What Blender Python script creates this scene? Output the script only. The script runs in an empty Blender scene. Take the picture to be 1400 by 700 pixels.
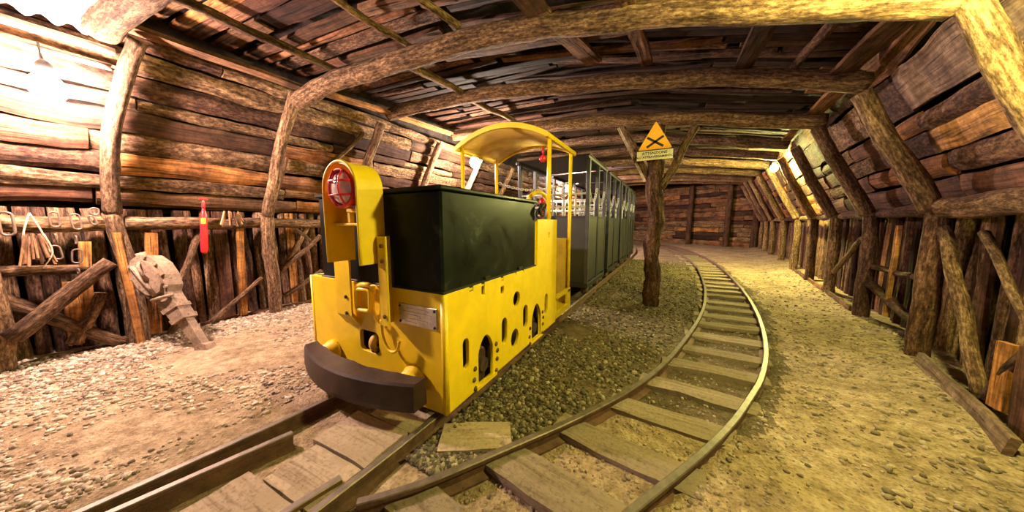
import bpy, math, random
import numpy as np
from mathutils import Vector, Matrix, noise as mnoise

# World: X across the drift, Y along it, Z up, metres. Camera at X=0, Y=0.
R = random.Random(11)
PI = math.pi
scene = bpy.context.scene
COL = scene.collection

# ------------------------------------------------------------------ camera
EYE = Vector((0.0, 0.0, 1.1))
FOC = 400.0 / 1400.0            # focal length over frame width
YAW = math.radians(28.55)
PITCH = math.atan(45 / 400)
cd = bpy.data.cameras.new('camera'); cam = bpy.data.objects.new('camera', cd); COL.objects.link(cam)
cd.sensor_width = 36; cd.lens = 36 * FOC; cd.clip_start = 0.02; cd.clip_end = 100
cam.location = EYE
cam.rotation_euler = (PI / 2 - PITCH, 0, YAW)
scene.camera = cam

_ct, _st, _cp, _sp = math.cos(YAW), math.sin(YAW), math.cos(PITCH), math.sin(PITCH)
def ray(u, v):
    a = (u - 700) / 400; b = (350 - v) / 400
    X, Y, Z = a, _cp + b * _sp, -_sp + b * _cp
    return Vector((X * _ct - Y * _st, X * _st + Y * _ct, Z))
def onz(u, v, z=0.0):           # where a sight line meets the level z
    r = ray(u, v); return EYE + r * ((z - EYE.z) / r.z)
def onx(u, v, x):               # ... the upright plane X = x
    r = ray(u, v); return EYE + r * (x / r.x)
def ony(u, v, y):
    r = ray(u, v); return EYE + r * (y / r.y)

# ------------------------------------------------------------------ mesh builder
class MB:
    def __init__(s):
        s.v = []; s.f = []; s.uv = []; s.m = []; s.sm = []
    def add(s, verts, faces, uvs=None, mi=0, smooth=False):
        b = len(s.v)
        s.v.extend(tuple(p) for p in verts)
        for i, f in enumerate(faces):
            s.f.append(tuple(b + k for k in f)); s.m.append(mi); s.sm.append(smooth)
            if uvs: s.uv.extend(uvs[i])
            else: s.uv.extend([(verts[k][0] + verts[k][1], verts[k][2]) for k in f])
    def box(s, x0, x1, y0, y1, z0, z1, mi=0, bev=0.0):
        if bev <= 0:
            V = [(x, y, z) for x in (x0, x1) for y in (y0, y1) for z in (z0, z1)]
            s.add(V, [(0, 1, 3, 2), (4, 6, 7, 5), (0, 4, 5, 1), (2, 3, 7, 6), (0, 2, 6, 4), (1, 5, 7, 3)], None, mi)
            return
        b = min(bev, (x1 - x0) / 2.01, (y1 - y0) / 2.01, (z1 - z0) / 2.01)
        c = Vector(((x0 + x1) / 2, (y0 + y1) / 2, (z0 + z1) / 2)); h = Vector(((x1 - x0) / 2, (y1 - y0) / 2, (z1 - z0) / 2))
        V = []; idx = {}
        for sx in (-1, 1):
            for sy in (-1, 1):
                for sz in (-1, 1):
                    for ax in range(3):
                        o = [h.x - b, h.y - b, h.z - b]; o[ax] += b
                        idx[(sx, sy, sz, ax)] = len(V)
                        V.append((c.x + sx * o[0], c.y + sy * o[1], c.z + sz * o[2]))
        Fc = []
        S = (-1, 1)
        for a in S:
            Fc.append([idx[(a, -1, -1, 0)], idx[(a, -1, 1, 0)], idx[(a, 1, 1, 0)], idx[(a, 1, -1, 0)]])
            Fc.append([idx[(-1, a, -1, 1)], idx[(1, a, -1, 1)], idx[(1, a, 1, 1)], idx[(-1, a, 1, 1)]])
            Fc.append([idx[(-1, -1, a, 2)], idx[(-1, 1, a, 2)], idx[(1, 1, a, 2)], idx[(1, -1, a, 2)]])
            for c2 in S:
                Fc.append([idx[(a, c2, -1, 0)], idx[(a, c2, 1, 0)], idx[(a, c2, 1, 1)], idx[(a, c2, -1, 1)]])
                Fc.append([idx[(a, -1, c2, 0)], idx[(a, 1, c2, 0)], idx[(a, 1, c2, 2)], idx[(a, -1, c2, 2)]])
                Fc.append([idx[(-1, a, c2, 1)], idx[(1, a, c2, 1)], idx[(1, a, c2, 2)], idx[(-1, a, c2, 2)]])
                for c3 in S:
                    Fc.append([idx[(a, c2, c3, 0)], idx[(a, c2, c3, 1)], idx[(a, c2, c3, 2)]])
        out = []
        for f in Fc:
            p = [Vector(V[i]) for i in f]
            n = (p[1] - p[0]).cross(p[2] - p[0]); m = sum(p, Vector()) / len(p) - c
            out.append(tuple(f) if n.dot(m) > 0 else tuple(reversed(f)))
        s.add(V, out, None, mi)
    def tube(s, pts, r, seg=10, mi=0, closed=False, caps=True, rfun=None, endmi=None, uvo=0.0, squash=1.0):
        pts = [Vector(p) for p in pts]; n = len(pts)
        T = []
        for i in range(n):
            if closed: t = pts[(i + 1) % n] - pts[i - 1]
            else: t = pts[min(i + 1, n - 1)] - pts[max(i - 1, 0)]
            T.append(t.normalized())
        ref = Vector((0, 0, 1)) if abs(T[0].z) < 0.8 else Vector((1, 0, 0))
        N = (ref - T[0] * ref.dot(T[0])).normalized()
        V = []; L = 0.0; Ls = []
        for i in range(n):
            if i: N = (N - T[i] * N.dot(T[i])).normalized(); L += (pts[i] - pts[i - 1]).length
            Bn = T[i].cross(N); Ls.append(L)
            for k in range(seg):
                a = 2 * PI * k / seg
                rr = (r[i] if isinstance(r, (list, tuple)) else r)
                if rfun: rr *= rfun(L, a)
                V.append(pts[i] + (N * math.cos(a) + Bn * math.sin(a) * squash) * rr)
        F = []; U = []
        r0 = r[0] if isinstance(r, (list, tuple)) else r
        for i in range(n if closed else n - 1):
            j = (i + 1) % n
            l0 = Ls[i]; l1 = Ls[j] if j else Ls[i] + .05
            for k in range(seg):
                k2 = (k + 1) % seg
                F.append((i * seg + k, i * seg + k2, j * seg + k2, j * seg + k))
                c0 = 2 * PI * r0 * k / seg; c1 = 2 * PI * r0 * (k + 1) / seg
                U.append([(l0 + uvo, c0), (l0 + uvo, c1), (l1 + uvo, c1), (l1 + uvo, c0)])
        s.add(V, F, U, mi, True)
        if caps and not closed:
            em = mi if endmi is None else endmi
            b = len(s.v) - len(V)
            for i, rev in ((0, True), (n - 1, False)):
                f = [b + i * seg + k for k in range(seg)]
                if rev: f.reverse()
                s.f.append(tuple(f)); s.m.append(em); s.sm.append(False)
                s.uv.extend([(0.05 * math.cos(2 * PI * k / seg), 0.05 * math.sin(2 * PI * k / seg)) for k in range(seg)])
    def cyl(s, p0, p1, r, seg=16, mi=0, r1=None):
        s.tube([p0, p1], [r, r if r1 is None else r1], seg, mi)
    def lathe(s, prof, origin, axis, seg=24, mi=0, smooth=True):
        axis = Vector(axis).normalized(); origin = Vector(origin)
        ref = Vector((0, 0, 1)) if abs(axis.z) < .8 else Vector((1, 0, 0))
        A = ref.cross(axis).normalized(); B = axis.cross(A)
        V = []
        for (r, h) in prof:
            for k in range(seg):
                a = 2 * PI * k / seg
                V.append(origin + axis * h + (A * math.cos(a) + B * math.sin(a)) * r)
        F = []
        for i in range(len(prof) - 1):
            for k in range(seg):
                k2 = (k + 1) % seg
                F.append((i * seg + k, i * seg + k2, (i + 1) * seg + k2, (i + 1) * seg + k))
        s.add(V, F, None, mi, smooth)
        for i, rev in ((0, True), (len(prof) - 1, False)):
            if prof[i][0] > 1e-5:
                b = len(s.v) - len(V); f = [b + i * seg + k for k in range(seg)]
                if rev: f.reverse()
                s.f.append(tuple(f)); s.m.append(mi); s.sm.append(False); s.uv.extend([(0, 0)] * seg)
    def sphere(s, c, r, seg=16, rings=10, mi=0, sc=(1, 1, 1)):
        prof = [(max(1e-6, math.sin(PI * i / rings)) * r, -math.cos(PI * i / rings) * r) for i in range(rings + 1)]
        b = len(s.v); s.lathe(prof, (0, 0, 0), (0, 0, 1), seg, mi)
        for i in range(b, len(s.v)):
            p = s.v[i]; s.v[i] = (c[0] + p[0] * sc[0], c[1] + p[1] * sc[1], c[2] + p[2] * sc[2])
    def prism(s, poly, h0, h1, fn, mi=0, smooth=False):
        """poly: 2-D outline; fn(a, b, h) -> 3-D point"""
        n = len(poly)
        V = [fn(a, b, h0) for a, b in poly] + [fn(a, b, h1) for a, b in poly]
        F = [tuple(range(n)), tuple(range(2 * n - 1, n - 1, -1))] + [(i, i + n, (i + 1) % n + n, (i + 1) % n) for i in range(n)]
        s.add(V, F, None, mi, smooth)
    def sweep(s, prof, path, mis=None, up=Vector((0, 0, 1))):
        """prof: closed 2-D outline (side, up); path: points"""
        path = [Vector(p) for p in path]; n = len(prof); V = []
        for i, p in enumerate(path):
            t = (path[min(i + 1, len(path) - 1)] - path[max(i - 1, 0)]); t.z = 0; t.normalize()
            sd = t.cross(up)
            for a, b in prof: V.append(p + sd * a + up * b)
        L = 0
        F = []; U = []; M = []
        for i in range(len(path) - 1):
            d = (path[i + 1] - path[i]).length
            for k in range(n):
                k2 = (k + 1) % n
                F.append((i * n + k, (i + 1) * n + k, (i + 1) * n + k2, i * n + k2))
                U.append([(L, k * .03), (L + d, k * .03), (L + d, k * .03 + .03), (L, k * .03 + .03)])
                M.append(mis[k] if mis else 0)
            L += d
        F.append(tuple(range(n))); U.append([(0, 0)] * n); M.append(0)
        F.append(tuple((len(path) - 1) * n + k for k in range(n - 1, -1, -1))); U.append([(0, 0)] * n); M.append(0)
        b = len(s.v); s.v.extend(tuple(v) for v in V)
        for f, u, m in zip(F, U, M):
            s.f.append(tuple(b + k for k in f)); s.uv.extend(u); s.m.append(m); s.sm.append(False)
    def build(s, name, mats, parent=None, origin=None, fix=False):
        P = np.array(s.v, dtype=np.float64)
        if parent is not None:
            org = Vector(parent['_w'])
        elif origin is not None: org = Vector(origin)
        else:
            lo, hi = P.min(0), P.max(0); org = Vector(((lo[0] + hi[0]) / 2, (lo[1] + hi[1]) / 2, lo[2]))
        own = org
        me = bpy.data.meshes.new(name)
        me.from_pydata((P - np.array(own)).tolist(), [], s.f)
        if not isinstance(mats, (list, tuple)): mats = [mats]
        for m in mats: me.materials.append(m)
        me.polygons.foreach_set('material_index', s.m)
        me.polygons.foreach_set('use_smooth', s.sm)
        uvl = me.uv_layers.new(name='UVMap')
        uvl.data.foreach_set('uv', np.array(s.uv, dtype=np.float32).ravel())
        me.update(); me.validate()
        if fix:
            import bmesh
            bm = bmesh.new(); bm.from_mesh(me); bmesh.ops.recalc_face_normals(bm, faces=bm.faces); bm.to_mesh(me); bm.free()
        o = bpy.data.objects.new(name, me); COL.objects.link(o)
        if parent is not None: o.parent = parent
        else: o.location = own
        o['_w'] = tuple(own)
        return o

def tag(o, label=None, cat=None, group=None, kind=None):
    if label: o['label'] = label
    if cat: o['category'] = cat
    if group: o['group'] = group
    if kind: o['kind'] = kind
    return o
def empty(name, loc, label, cat, group=None):
    o = bpy.data.objects.new(name, None); COL.objects.link(o); o.location = loc; o['_w'] = tuple(loc)
    o.empty_display_size = .1
    return tag(o, label, cat, group)
def copy_tree(o, off, label=None):
    c = o.copy(); COL.objects.link(c); c.location = o.location + Vector(off)
    c['_w'] = tuple(Vector(o['_w']) + Vector(off))
    if label: c['label'] = label
    for ch in list(o.children):
        k = ch.copy(); COL.objects.link(k); k.parent = c
        for g in list(ch.children):
            q = g.copy(); COL.objects.link(q); q.parent = k
    return c

# ------------------------------------------------------------------ materials
class NT:
    def __init__(s, name):
        s.m = bpy.data.materials.new(name); s.m.use_nodes = True
        s.t = s.m.node_tree; s.t.nodes.clear()
        s.out = s.n('ShaderNodeOutputMaterial'); s.b = s.n('ShaderNodeBsdfPrincipled')
        s.l(s.b.outputs[0], s.out.inputs[0])
    def n(s, t, **k):
        x = s.t.nodes.new(t)
        for a, b in k.items(): setattr(x, a, b)
        return x
    def l(s, a, b): s.t.links.new(a, b)
    def coord(s, kind='UV', scale=(1, 1, 1), island=False):
        tc = s.n('ShaderNodeTexCoord'); mp = s.n('ShaderNodeMapping'); mp.inputs['Scale'].default_value = scale
        src = tc.outputs[kind]
        if island:
            g = s.n('ShaderNodeNewGeometry'); oi = s.n('ShaderNodeObjectInfo')
            ad = s.n('ShaderNodeMath', operation='ADD'); s.l(g.outputs['Random Per Island'], ad.inputs[0]); s.l(oi.outputs['Random'], ad.inputs[1])
            ml = s.n('ShaderNodeMath', operation='MULTIPLY'); s.l(ad.outputs[0], ml.inputs[0]); ml.inputs[1].default_value = 37.0
            va = s.n('ShaderNodeVectorMath', operation='ADD'); s.l(src, va.inputs[0]); s.l(ml.outputs[0], va.inputs[1]); src = va.outputs[0]
        s.l(src, mp.inputs['Vector']); return mp.outputs[0]
    def rnd(s):
        g = s.n('ShaderNodeNewGeometry'); oi = s.n('ShaderNodeObjectInfo')
        ad = s.n('ShaderNodeMath', operation='ADD'); s.l(g.outputs['Random Per Island'], ad.inputs[0]); s.l(oi.outputs['Random'], ad.inputs[1])
        fr = s.n('ShaderNodeMath', operation='FRACT'); s.l(ad.outputs[0], fr.inputs[0]); return fr.outputs[0]
    def noise(s, vec, scale, detail=6, rough=.6, dist=0):
        x = s.n('ShaderNodeTexNoise'); x.inputs['Scale'].default_value = scale; x.inputs['Detail'].default_value = detail
        x.inputs['Roughness'].default_value = rough; x.inputs['Distortion'].default_value = dist
        s.l(vec, x.inputs['Vector']); return x.outputs['Fac']
    def voro(s, vec, scale, out='Distance', feature='F1'):
        x = s.n('ShaderNodeTexVoronoi', feature=feature); x.inputs['Scale'].default_value = scale; s.l(vec, x.inputs['Vector']); return x.outputs[out]
    def ramp(s, fac, stops, interp='LINEAR'):
        x = s.n('ShaderNodeValToRGB'); x.color_ramp.interpolation = interp; e = x.color_ramp.elements
        while len(e) < len(stops): e.new(.5)
        for i, (p, c) in enumerate(stops): e[i].position = p; e[i].color = (*c, 1) if len(c) == 3 else c
        s.l(fac, x.inputs[0]); return x.outputs[0]
    def mix(s, a, b, fac, mode='MIX'):
        x = s.n('ShaderNodeMix', data_type='RGBA', blend_type=mode)
        for v, i in ((fac, 0), (a, 6), (b, 7)):
            if hasattr(v, 'is_linked'): s.l(v, x.inputs[i])
            elif i == 0: x.inputs[0].default_value = v
            else: x.inputs[i].default_value = (*v, 1)
        return x.outputs[2]
    def math(s, op, a, b):
        x = s.n('ShaderNodeMath', operation=op)
        for v, i in ((a, 0), (b, 1)):
            if hasattr(v, 'is_linked'): s.l(v, x.inputs[i])
            else: x.inputs[i].default_value = v
        return x.outputs[0]
    def bump(s, h, strength=.5, dist=.01):
        x = s.n('ShaderNodeBump'); x.inputs['Strength'].default_value = strength; x.inputs['Distance'].default_value = dist
        s.l(h, x.inputs['Height']); s.l(x.outputs[0], s.b.inputs['Normal'])
    def col(s, c):
        if hasattr(c, 'is_linked'): s.l(c, s.b.inputs['Base Color'])
        else: s.b.inputs['Base Color'].default_value = (*c, 1)
    def set(s, rough=.8, metal=0.0, spec=.3):
        s.b.inputs['Roughness'].default_value = rough; s.b.inputs['Metallic'].default_value = metal
        s.b.inputs['Specular IOR Level'].default_value = spec

def mat_bark(name, dark, mid, light, hi, bump=.8):
    k = NT(name); v = k.coord('UV', (1, 1, 1), True)
    v2 = k.coord('UV', (.38, 1, 1), True); v3 = k.coord('UV', (.12, 1, 1), True)
    n1 = k.noise(v2, 62, 9, .74); n2 = k.noise(v, 3.5, 5, .65); n3 = k.noise(v3, 30, 6, .65, .5)
    h = k.math('ADD', k.math('MULTIPLY', n1, .62), k.math('MULTIPLY', n3, .40))
    c = k.ramp(h, [(.40, dark), (.495, mid), (.56, light), (.66, hi)])
    var = k.ramp(k.rnd(), [(0, (.62, .56, .52)), (.5, (.95, .9, .85)), (1, (1.2, 1.15, 1.0))])
    c = k.mix(c, var, 1.0, 'MULTIPLY')
    c = k.mix(c, k.ramp(n2, [(.38, (.6, .55, .52)), (.62, (1.12, 1.08, 1.02))]), .8, 'MULTIPLY')
    k.col(c); k.set(.9, 0, .2); k.bump(h, bump, .012); return k.m
BARK = mat_bark('bark', (.026, .014, .009), (.115, .07, .04), (.25, .165, .095), (.48, .36, .23))
BARKDARK = mat_bark('bark_dark', (.016, .008, .006), (.072, .038, .025), (.155, .088, .055), (.32, .21, .135))

def mat_plank(name, pal, dark=.35, bump=.6):
    k = NT(name); v = k.coord('UV', (1.6, 38, 1), True); vb = k.coord('UV', (1, 1, 1), True)
    g = k.noise(v, 1.6, 8, .65, .6); n2 = k.noise(vb, 4, 5, .65); n3 = k.noise(vb, 30, 5, .7)
    base = k.ramp(k.rnd(), pal, 'LINEAR')
    c = k.mix(base, k.ramp(g, [(.34, (dark * .6, dark * .5, dark * .45)), (.48, (.8, .77, .72)), (.64, (1.35, 1.3, 1.25))]), 1.0, 'MULTIPLY')
    c = k.mix(c, k.ramp(n2, [(.36, (.35, .3, .28)), (.55, (1, 1, 1)), (.72, (1.2, 1.15, 1.1))]), .85, 'MULTIPLY')
    ck = k.noise(k.coord('UV', (1.1, 60, 1), True), 1.1, 4, .6, 1.2)
    c = k.mix(c, k.ramp(ck, [(.36, (.12, .09, .08)), (.41, (1, 1, 1))]), .9, 'MULTIPLY')
    c = k.mix(c, k.ramp(n3, [(.36, (.6, .56, .54)), (.6, (1.15, 1.12, 1.1))]), .8, 'MULTIPLY')
    k.col(c); k.set(.85, 0, .25)
    k.bump(k.math('ADD', k.math('MULTIPLY', g, .8), k.math('MULTIPLY', n3, .4)), bump, .008); return k.m
PAL_OLD = [(0, (.04, .02, .012)), (.25, (.11, .055, .028)), (.5, (.17, .09, .045)), (.72, (.24, .135, .07)), (.9, (.36, .165, .055)), (1, (.48, .24, .075))]
PLANK = mat_plank('weathered_plank', PAL_OLD)
PAL_RED = [(0, (.035, .015, .010)), (.3, (.085, .036, .022)), (.6, (.15, .068, .038)), (.85, (.22, .105, .058)), (1, (.34, .15, .06))]
PLANKRED = mat_plank('reddish_plank', PAL_RED)
SHADEPLANK = mat_plank('shade_dark_plank', [(0, (.018, .010, .007)), (.5, (.05, .026, .016)), (.85, (.085, .045, .026)), (1, (.15, .075, .035))])  # plank palette darkened to paint the shade above the caps
ORANGE = mat_plank('fresh_orange_board', [(0, (.30, .125, .032)), (.5, (.42, .19, .05)), (1, (.50, .27, .085))], .4)
def mat_tie(name='dusty_sleeper_wood', f=1.0):
    k = NT(name); v = k.coord('UV', (1.6, 30, 1), True); o = k.coord('Object')
    g = k.noise(v, 1.6, 8, .65, .6); n2 = k.noise(o, 7, 7, .7); n3 = k.noise(o, 55, 6, .75)
    c = k.ramp(k.rnd(), [(0, (.36 * f, .28 * f, .19 * f)), (.5, (.45 * f, .355 * f, .25 * f)), (1, (.54 * f, .43 * f, .31 * f))])
    c = k.mix(c, k.ramp(g, [(.36, (.55, .5, .45)), (.5, (1, 1, 1)), (.66, (1.12, 1.1, 1.08))]), .75, 'MULTIPLY')
    c = k.mix(c, k.ramp(n3, [(.34, (.5, .46, .42)), (.5, (1, 1, 1)), (.68, (1.15, 1.13, 1.1))]), .8, 'MULTIPLY')
    c = k.mix(c, (.40 * f, .31 * f, .21 * f), k.ramp(n2, [(.5, (0, 0, 0)), (.62, (.85, .85, .85))]))
    k.col(c); k.set(.92, 0, .15); k.bump(k.math('ADD', g, n3), .6, .008); return k.m
TIE = mat_tie()
TIEDARK = mat_tie('dirt_soaked_sleeper_wood', .68)
SMOOTHB = mat_plank('smooth_grey_brown_board', [(0, (.22, .15, .11)), (1, (.30, .21, .15))], .7)
PALE = mat_plank('pale_and_lit_wood', [(0, (.5, .42, .32)), (1, (.68, .6, .48))], .6)  # pale cord colour, also lamplight painted on poles, a prop and an edge

def mat_endgrain():
    k = NT('end_grain'); v = k.coord('UV')
    w = k.n('ShaderNodeTexWave', wave_type='RINGS', rings_direction='Z'); w.inputs['Scale'].default_value = 45; w.inputs['Distortion'].default_value = 3
    k.l(v, w.inputs['Vector'])
    k.col(k.ramp(w.outputs['Fac'], [(0, (.2, .12, .06)), (1, (.42, .3, .17))])); k.set(.9); return k.m
ENDG = mat_endgrain()

def mat_simple(name, c, rough=.5, metal=0, spec=.5, wear=None, scale=8, bump=0, var=.25):
    k = NT(name); v = k.coord('Object'); n = k.noise(v, scale, 7, .65)
    lo = tuple(x * (1 - var) for x in c); hi = tuple(min(1, x * (1 + var)) for x in c)
    cc = k.ramp(n, [(.35, lo), (.65, hi)])
    if wear:
        n2 = k.noise(v, scale * 4.5, 8, .72)
        cc = k.mix(cc, wear[0], k.ramp(n2, [(wear[1], (0, 0, 0)), (wear[1] + .05, (1, 1, 1))]))
    k.col(cc); k.set(rough, metal, spec)
    if bump: k.bump(k.noise(v, scale * 6, 5, .6), bump, .004)
    return k.m
YELLOW = mat_simple('yellow_paint', (.84, .585, .010), .42, 0, .45, ((.30, .17, .03), .735), 5, .12, .1)
YELLOWDULL = mat_simple('dull_yellow_paint', (.62, .42, .08), .55, 0, .4, ((.3, .18, .05), .68), 7, .1, .15)
def mat_hood():
    k = NT('black_green_enamel'); v = k.coord('Object')
    n = k.noise(v, 4, 8, .7, .6); n2 = k.noise(v, 38, 6, .7)
    c = k.ramp(n, [(.38, (.004, .005, .004)), (.6, (.008, .011, .008)), (.74, (.05, .06, .045))])
    c = k.mix(c, (.17, .17, .13), k.ramp(n2, [(.68, (0, 0, 0)), (.76, (.6, .6, .6))]))
    k.col(c); k.b.inputs['Specular IOR Level'].default_value = .14
    k.l(k.ramp(n, [(.3, (.22, .22, .22)), (.7, (.5, .5, .5))]), k.b.inputs['Roughness']); k.bump(n2, .06, .003); return k.m
HOOD = mat_hood()
CARGREEN = mat_simple('dark_green_grey_paint', (.012, .016, .013), .5, 0, .5, ((.15, .14, .11), .7), 5, .1, .3)
STEELPOST = mat_simple('grey_steel', (.045, .047, .055), .5, .3, .5, ((.2, .19, .18), .7), 9, .1, .25)
RUST = mat_simple('rusty_steel', (.14, .075, .045), .75, .3, .4, ((.05, .03, .02), .6), 14, .5, .4)
RAILTOP = mat_simple('worn_rail_top', (.19, .155, .125), .5, .55, .5, ((.2, .12, .07), .62), 20, .1, .25)
BUFFER = mat_simple('dark_brown_iron', (.042, .022, .016), .5, .25, .5, ((.12, .06, .035), .66), 11, .4, .35)
DARKIRON = mat_simple('black_iron', (.02, .018, .016), .6, .3, .4)
INSIDE = mat_simple('rusty_dark_inside', (.05, .03, .02), .85, 0, .2, ((.16, .07, .03), .6), 18, .3, .5)
RED = mat_simple('red_enamel', (.62, .015, .02), .3, 0, .6, None, 6, 0, .12)
CHROME = mat_simple('polished_plate', (.56, .53, .5), .38, .85, .5, ((.25, .22, .2), .64), 30, .25, .2)
WHITEPIPE = mat_simple('white_painted_pipe', (.5, .48, .45), .5, 0, .5, ((.35, .3, .26), .7), 12, 0, .12)
BLACK = mat_simple('matt_black', (.012, .012, .012), .7)
SEATM = mat_simple('dark_seat_vinyl', (.05, .045, .045), .5)
DRILL = mat_simple('brown_dusty_iron', (.27, .19, .125), .75, .15, .35, ((.1, .065, .045), .56), 13, .5, .3)
CHAINM = mat_simple('worn_chain_steel', (.17, .115, .085), .5, .4, .5, ((.24, .13, .08), .6), 18, .3, .25)
CORR = mat_simple('galvanised_sheet', (.6, .56, .54), .5, .5, .5, ((.2, .1, .08), .6), 14, .2, .25)
SIGNY = mat_simple('sign_yellow', (.9, .42, .02), .5, 0, .4, None, 6, 0, .12)
SIGNW = mat_simple('sign_cream', (.78, .72, .52), .55)
CORD = mat_simple('hemp_cord', (.5, .36, .24), .9)
TWIG = mat_plank('dry_twig', [(0, (.22, .11, .055)), (1, (.45, .26, .14))], .5)
ORANGELBL = mat_simple('orange_label', (.85, .4, .03), .5)
PORC = mat_simple('lamp_socket', (.06, .055, .05), .5)

def mat_glass():
    k = NT('lamp_lens'); k.col((.9, .85, .8)); k.set(.12, 0, .6); k.b.inputs['Transmission Weight'].default_value = .4
    return k.m
LENS = mat_simple('frosted_lens', (.72, .66, .6), .12, .2, .8, None, 9, 0, .3)
def mat_glow(name, c, e):
    m = bpy.data.materials.new(name); m.use_nodes = True; t = m.node_tree; t.nodes.clear()
    o = t.nodes.new('ShaderNodeOutputMaterial'); x = t.nodes.new('ShaderNodeEmission')
    x.inputs[0].default_value = (*c, 1); x.inputs[1].default_value = e; t.links.new(x.outputs[0], o.inputs[0]); return m

def mat_ground(name='dusty_dirt', f=1.0):
    k = NT(name); v = k.coord('Object')
    n1 = k.noise(v, 2.2, 6, .65); n2 = k.noise(v, 16, 8, .7); vo = k.voro(v, 60); vo2 = k.voro(v, 130); n3 = k.noise(v, .9, 3, .5)
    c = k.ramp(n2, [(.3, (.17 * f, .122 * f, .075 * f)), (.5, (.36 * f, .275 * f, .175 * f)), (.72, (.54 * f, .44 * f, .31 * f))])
    c = k.mix(c, k.ramp(n1, [(.35, (.62, .58, .52)), (.6, (1.1, 1.08, 1.05))]), .9, 'MULTIPLY')
    c = k.mix(c, k.ramp(vo, [(.12, (.7, .68, .64)), (.5, (1.1, 1.08, 1.05))]), .8, 'MULTIPLY')
    k.col(c); k.set(.95, 0, .15)
    h = k.math('ADD', k.math('ADD', k.math('MULTIPLY', n2, 1.0), k.math('MULTIPLY', vo, -.5)), k.math('MULTIPLY', vo2, -.25))
    k.bump(h, .8, .018); return k.m
DIRT = mat_ground()
DIRTSHADE = mat_ground('shade_dark_dirt', .42)  # same dirt, darkened as the shade beside the train
def mat_rock():
    k = NT('dark_rock'); v = k.coord('Object'); n = k.noise(v, 5, 8, .7)
    k.col(k.ramp(n, [(.35, (.010, .008, .007)), (.65, (.05, .035, .028))])); k.set(.95, 0, .1); k.bump(n, .8, .04); return k.m
ROCK = mat_rock()
def mat_gravel(name, pal):
    k = NT(name); g = k.n('ShaderNodeNewGeometry'); v = k.coord('Object')
    c = k.ramp(g.outputs['Random Per Island'], pal)
    c = k.mix(c, k.ramp(k.noise(v, 120, 3, .6), [(.3, (.7, .68, .65)), (.7, (1.15, 1.12, 1.1))]), .8, 'MULTIPLY')
    k.col(c); k.set(.9, 0, .2); return k.m
GRAVEL = mat_gravel('pale_gravel', [(0, (.16, .12, .085)), (.3, (.36, .29, .215)), (.7, (.55, .46, .36)), (1, (.72, .63, .52))])
GRAVELM = mat_gravel('tan_gravel', [(0, (.14, .11, .075)), (.4, (.28, .22, .15)), (1, (.48, .39, .28))])
GRAVELD = mat_gravel('track_gravel', [(0, (.045, .038, .022)), (.4, (.12, .102, .06)), (.8, (.23, .197, .122)), (1, (.42, .36, .24))])

# ------------------------------------------------------------------ wood generators
def nz(x, y, z=0.0): return mnoise.noise(Vector((x, y, z)))
def spline(pts, step=.06):
    pts = [Vector(p) for p in pts]
    if len(pts) == 2:
        n = max(2, int((pts[1] - pts[0]).length / step)); return [pts[0].lerp(pts[1], i / n) for i in range(n + 1)]
    out = []
    for i in range(len(pts) - 1):
        p0 = pts[max(i - 1, 0)]; p1 = pts[i]; p2 = pts[i + 1]; p3 = pts[min(i + 2, len(pts) - 1)]
        n = max(1, int((p2 - p1).length / step))
        for k in range(n):
            t = k / n
            out.append(.5 * ((2 * p1) + (p2 - p0) * t + (2 * p0 - 5 * p1 + 4 * p2 - p3) * t * t + (3 * p1 - p0 - 3 * p2 + p3) * t ** 3))
    out.append(pts[-1]); return out
def log(mb, pts, r0, r1=None, seg=14, mi=0, endmi=1, wob=.012, step=.06, rough=.13, seed=None):
    sd = R.random() * 100 if seed is None else seed
    P = spline(pts, step); n = len(P); r1 = r0 if r1 is None else r1
    L = sum((P[i + 1] - P[i]).length for i in range(n - 1))
    Q = []
    for i, p in enumerate(P):
        t = i / (n - 1); w = math.sin(PI * t) ** .5 if 0 < t < 1 else 0
        Q.append(p + Vector((nz(sd, t * L * 2.2), nz(sd + 9, t * L * 2.2), nz(sd + 17, t * L * 2.2))) * wob * w * 2)
    rr = [r0 + (r1 - r0) * i / (n - 1) for i in range(n)]
    kn = [(R.random() * L, R.random() * 2 * PI, R.uniform(.1, .25)) for _ in range(int(L * 2.2))]
    def rf(l, a):
        f = 1 + rough * nz(sd + math.cos(a) * 1.6, l * 5, math.sin(a) * 1.6) + rough * .6 * nz(sd + math.cos(a) * 4, l * 16, math.sin(a) * 4)
        for (kl, ka, ks) in kn:
            d = abs((a - ka + PI) % (2 * PI) - PI) * r0; e = (d * d + (l - kl) ** 2) / (r0 * r0 * .18)
            if e < 4: f += ks * math.exp(-e)
        return f
    mb.tube(Q, rr, seg, mi, rfun=rf, endmi=endmi, uvo=sd)
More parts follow.
